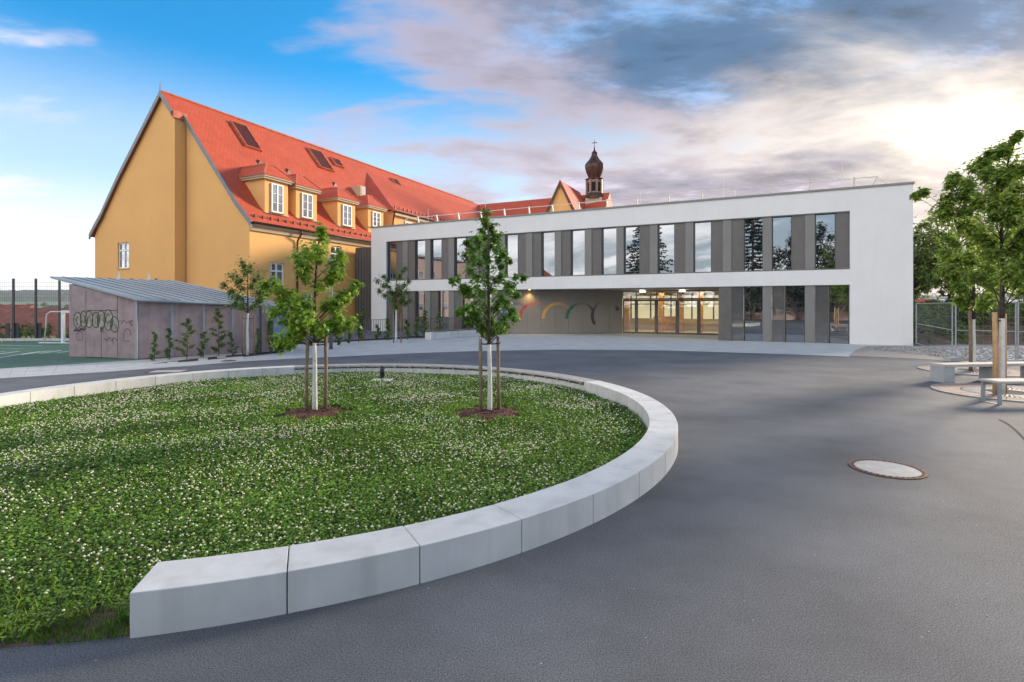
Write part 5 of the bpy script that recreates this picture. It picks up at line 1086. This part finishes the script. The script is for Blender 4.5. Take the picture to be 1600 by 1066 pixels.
BT = [('multi stemmed tree just right of the white wing on the bank', (21.8, 31.0), 6.2, 1.6, .5, 70, -.2), ('round tree second from the white wing on the bank', (24.8, 33.0), 5.4, 2.0, .7, 90, 0), ('dark tree behind the grey trunked grate tree', (28.0, 34.0), 6.6, 2.5, .9, 120, 0), ('tree filling the far right behind the benches', (32.8, 34.0), 8.5, 3.0, 1.0, 150, 0), ('slender tree between round tree and white wing', (23.4, 37.0), 5.2, 1.7, .4, 60, 0), ('tree at the back of the bank behind the parked cars gap', (30.0, 40.0), 5.5, 2.4, .5, 80, 0)]
for l, (x, y), h, cr, c0, n, ln in BT: big_tree(l, (x, y, bank_z(x, y)-.05), h, cr, c0, n, .16, 'leaf_far', 'trees on the bank', ln)
def weeds():
    n = 16000; x = rng.uniform(18.6, 36, n); y = rng.uniform(25.2, 36, n)
    k = np.sin(x*1.9+.7)*np.sin(y*1.3+x*.4)+.9*np.clip((y-27.2)/3, -.8, 1)+rng.normal(0, .35, n) > .25
    x, y = x[k], y[k]; n = len(x); t = np.clip((y-25.2+.12*(x-20))/6.5, 0, 1); z = 1.75*t*t*(3-2*t)+rng.uniform(0, .42, n)**1.3
    nr = rng.normal(0, .7, (n, 3)); nr[:, 2] = .8
    V = np.einsum('nij,kj->nki', frames(nr, rng.uniform(0, 6.28, n)), RHOMB_T)*rng.uniform(.05, .13, n)[:, None, None]+np.stack([x, y, z], -1)[:, None]
    np_obj('bank_weeds', V, RHOMB_F, A['shrub'], kind='stuff', label='rough green weeds growing over the earth bank')
    n = 420; y = 3+14*rng.uniform(0, 1, n)**1.5; x = y*rng.uniform(-.5, .98, n); k = np.hypot(x-RC[0], y-RC[1]) > RO+.05; x, y = x[k], y[k]; n = len(x)
    T = np.array([(1, 0, 0), (0, .8, 0), (-.9, 0, 0), (0, -1, 0), (.1, .1, .6)]); nr = rng.normal(0, .2, (n, 3)); nr[:, 2] = 1
    V = np.einsum('nij,kj->nki', frames(nr, rng.uniform(0, 6.28, n)), T)*rng.uniform(.002, .0075, n)[:, None, None]+np.stack([x, y, np.full(n, .002)], -1)[:, None]
    np_obj('loose_grit', V, [(0, 1, 4), (1, 2, 4), (2, 3, 4), (3, 0, 4)], A['stone'], kind='stuff', label='tiny pale grit scattered on the asphalt')
weeds()
def tar_line(pts, w, label):
    P = [G(*p) for p in pts]; vs, fs_ = [], []
    for i, p in enumerate(P):
        t = (P[min(i+1, len(P)-1)]-P[max(i-1, 0)]).normalized(); n_ = Vector((-t.y, t.x, 0))*w*random.uniform(.35, .6); vs += [(p.x-n_.x, p.y-n_.y, .005), (p.x+n_.x, p.y+n_.y, .005)]
    for i in range(len(P)-1): fs_.append((2*i, 2*i+1, 2*i+3, 2*i+2))
    MB().add(vs, fs_).build('tar_seam', A['void'], label=label, cat='road mark')
tar_line([(1561, 656), (1572, 661), (1582, 668), (1592, 677), (1602, 688), (1615, 704)], .035, 'short curved black tar seam in the asphalt at the right edge')
def car(c, rz, m, label):
    o = thing('parked_car', label, 'car', c, rz, 'cars parked beyond the bank')
    MB().prism([(-2.1, .3), (2.1, .3), (2.15, .75), (1.2, .92), (.6, 1.42), (-1.2, 1.45), (-1.9, .95), (-2.15, .85)], -.85, .85, 'y').build('body', A[m], o, bevel=.05)
    for sy in (-1, 1): MB().prism([(-1.6, .95), (1.0, .95), (.52, 1.36), (-1.12, 1.38)], sy*.851, sy*.858, 'y').build('side_window', A['frame'], o)
    for x in (-1.3, 1.35):
        for y in (-.8, .8): w = MB().tube([(x, y-.1, .32), (x, y+.1, .32)], .32, 14).build('wheel', A['black'], o); MB().tube([(x, y-.105, .32), (x, y+.105, .32)], .18, 10).build('rim', A['steel'], w)
for (px, Y_, m, l) in ((1453, 74, 'carred', 'orange red car glimpsed between the trees beyond the bank'), (1478, 76, 'carwhite', 'white car glimpsed beside the orange red one beyond the bank'), (1508, 78, 'carwhite', 'white car glimpsed behind the grate tree trunks')): car(((px-800)/FPX*Y_, Y_, 1.3), R(15), m, l)
cbk = thing('concrete_barrier', 'small pale concrete block on top of the bank', 'block', D(1478, 487, 31)); MB().prism([(-.4, -.2), (.4, -.2), (.34, .28), (-.34, .28)], -.2, .2, 'y').build('block', A['concrete'], cbk, bevel=.02)

# ------------------------------------------------------------------ beyond the court
def house(label, c, rz, L_, Wd, h, rh, wm, rm, nwin, grp=None, sill=1.0, wh=1.3):
    o = thing('house', label, 'house', c, rz, grp)
    MB().box(-L_/2, L_/2, -Wd/2, Wd/2, -6, h).build('wall', A[wm], o)
    MB().add([(-L_/2-.4, -Wd/2-.5, h-.15), (L_/2+.4, -Wd/2-.5, h-.15), (L_/2+.4, 0, h+rh), (-L_/2-.4, 0, h+rh), (-L_/2-.4, Wd/2+.5, h-.15), (L_/2+.4, Wd/2+.5, h-.15)], [(0, 1, 2, 3), (3, 2, 5, 4), (0, 3, 4), (1, 5, 2)]).build('roof', A[rm], o)
    for i in range(nwin):
        x = -L_/2+L_*(i+.5)/nwin
        for zf in ((sill,) if h < 4.5 else (sill, sill+2.9) if h < 8 else tuple(sill+2.9*k for k in range(int(h/2.9)))):
            w = MB().box(x-.55, x+.55, -Wd/2-.03, -Wd/2-.002, zf, zf+wh).build('window', A['whiteframe'], o); MB().box(x-.46, x-.03, -Wd/2-.05, -Wd/2-.031, zf+.08, zf+wh-.08).box(x+.03, x+.46, -Wd/2-.05, -Wd/2-.031, zf+.08, zf+wh-.08).build('pane', A['glass_dim'], w)
house('long red roofed house with cream wall below the court', (-66, 78, -5.2), R(-6), 44, 12, 3.3, 3.4, 'cream', 'farroof', 12, 'houses beyond the fence')
house('red roofed house left behind the court fence', (-98, 92, -5.5), R(8), 26, 11, 3.6, 3.9, 'cream', 'farroof', 7, 'houses beyond the fence')
GB = [(-29, 32.2, 1.9, 1.25), (-26.2, 33.0, 1.6, 1.05), (-24.6, 32.0, 1.2, .75), (-31.8, 33.0, 2.0, 1.1), (-22.6, 33.2, 1.2, .55), (-33.6, 31.0, 1.6, .9), (-20.6, 33.0, 1.1, .5)]
GLB = ['tallest green bush behind the court fence', 'bush behind the second fence post from the shed', 'low bush behind the goal frame', 'bush behind the fence at the left edge', 'low bush close to the shed behind the fence', 'bush farthest left behind the fence', 'lowest bush next to the shed behind the fence']
for (x, y, r, h), l in zip(GB, GLB): bush('court_bush', l, (x, y, -.35), r, r*.7, h, 'shrub', 34, .10, 'bushes behind the court fence')
def forest():
    n = 9000; x = rng.uniform(-3300, 3300, n); y = rng.uniform(2150, 3350, n)
    s = lambda a_, b_, t: (lambda q: q*q*(3-2*q))(np.clip((t-a_)/(b_-a_), 0, 1))
    z = -11.25+14+s(1900, 3300, y)*(72+14*np.sin(x/610.0+1.0)+9*np.sin(x/233.0)); k = y > 2450+160*np.sin(x/310.0); x, y, z = x[k], y[k], z[k]; n = len(x)
    T = np.array([(1, 0, 0), (0, 1, 0), (-1, 0, 0), (0, -1, 0), (.5, .1, .8), (-.4, -.2, .9), (0, 0, 1.1)]); F_ = [(0, 1, 4), (1, 2, 5), (2, 3, 5), (3, 0, 4), (4, 1, 6), (1, 5, 6), (5, 3, 6), (3, 4, 6)]
    sz = rng.uniform(9, 20, n); V = T[None]*sz[:, None, None]*np.array([1.6, 1.6, .7])+np.stack([x, y, z-3], -1)[:, None]
    np_obj('far_forest', V, F_, A['forest'], kind='stuff', label='dark wooded hill ridge on the horizon')
    n = 260; x = rng.uniform(-1500, -250, n); y = 700+rng.choice([0, 180, 420, 800], n)+rng.normal(0, 14, n)+x*.06
    z = -11.25+s(250, 1900, y)*14; sz = rng.uniform(5, 10, n); V = T[None]*sz[:, None, None]+np.stack([x, y, z-1], -1)[:, None]
    np_obj('field_hedges', V, F_, A['forest'], kind='stuff', label='dark hedgerows across the far fields')
forest()

# ------------------------------------------------------------------ across the yard, mirrored in the wing's windows
def conifer(label, c, h, r):
    o = thing('conifer_tree', label, 'tree', c, group='conifers mirrored in the windows')
    MB().tube([(0, 0, -.2), (0, 0, h*.95)], [.3, .04], 8).build('trunk', A['bark'], o); cs, rs = [], []; lim = MB()
    for k in range(int(h*2.0)):
        f = .1+.9*k/(h*2.0); z = h*f; rr = r*(1-f)**.8+.15
        for j in range(10):
            a_ = random.uniform(0, 6.28); L_ = rr*random.uniform(.7, 1.1); e = (L_*math.cos(a_), L_*math.sin(a_), z-.12*L_); lim.tube([(0, 0, z), e], [.04, .01], 4)
            for q in (.35, .6, .85, 1): cs.append((e[0]*q, e[1]*q, z-.12*L_*q-.05)); rs.append(.32*(.5+rr*.14))
    lim.build('limbs', A['bark'], o); leaves(cs, rs, 7, .26, (0, 0, h*.4), RHOMB_T, RHOMB_F, A['conifer'], 'crown', o, flat=.45)
conifer('tall dark conifer mirrored in the upper windows above the doors', (-24, -10, 0), 17, 6.2); conifer('second dark conifer mirrored in the right upper windows', (-8.2, -11.5, 0), 15, 5.0)
big_tree('broad dark tree mirrored in the last upper windows', (-3.5, -16, 0), 12.5, 4.4, 1.5, 190, .24, 'conifer', 'broadleaf trees mirrored in the windows', 0); big_tree('broad tree mirrored in the last lower window', (2.5, -15, 0), 11, 4.2, 1.0, 190, .24, 'leaf_far', 'broadleaf trees mirrored in the windows', 0)
house('grey roofed hall mirrored low in the right windows', (-6, -22, 0), R(165), 24, 10, 4.2, 2.2, 'pinkrender', 'greyroof', 7, 'buildings mirrored in the windows')
house('pale pink flat block mirrored in the left upper windows', (-64, 14, 0), R(75), 34, 12, 10.6, 1.0, 'pinkrender', 'greyroof', 11, 'buildings mirrored in the windows')
house('cream gabled house mirrored in the middle upper windows', (-58, -16, 0), R(35+180), 11, 9, 6.8, 3.4, 'cream', 'farroof', 4, 'buildings mirrored in the windows')

# ------------------------------------------------------------------ air over the valley
hz = bpy.data.materials.new('haze_air'); hz.use_nodes = True; N = hz.node_tree.nodes; N.clear()
pv = N.new('ShaderNodeVolumePrincipled'); pv.inputs['Color'].default_value = (.80, .88, 1.0, 1); pv.inputs['Density'].default_value = .00008; pv.inputs['Anisotropy'].default_value = .2
o_ = N.new('ShaderNodeOutputMaterial'); hz.node_tree.links.new(pv.outputs[0], o_.inputs['Volume'])
MB().box(-4600, 4600, -420, 5300, -14, 110).build('haze', hz, kind='stuff', label='thin evening haze lying over the valley')
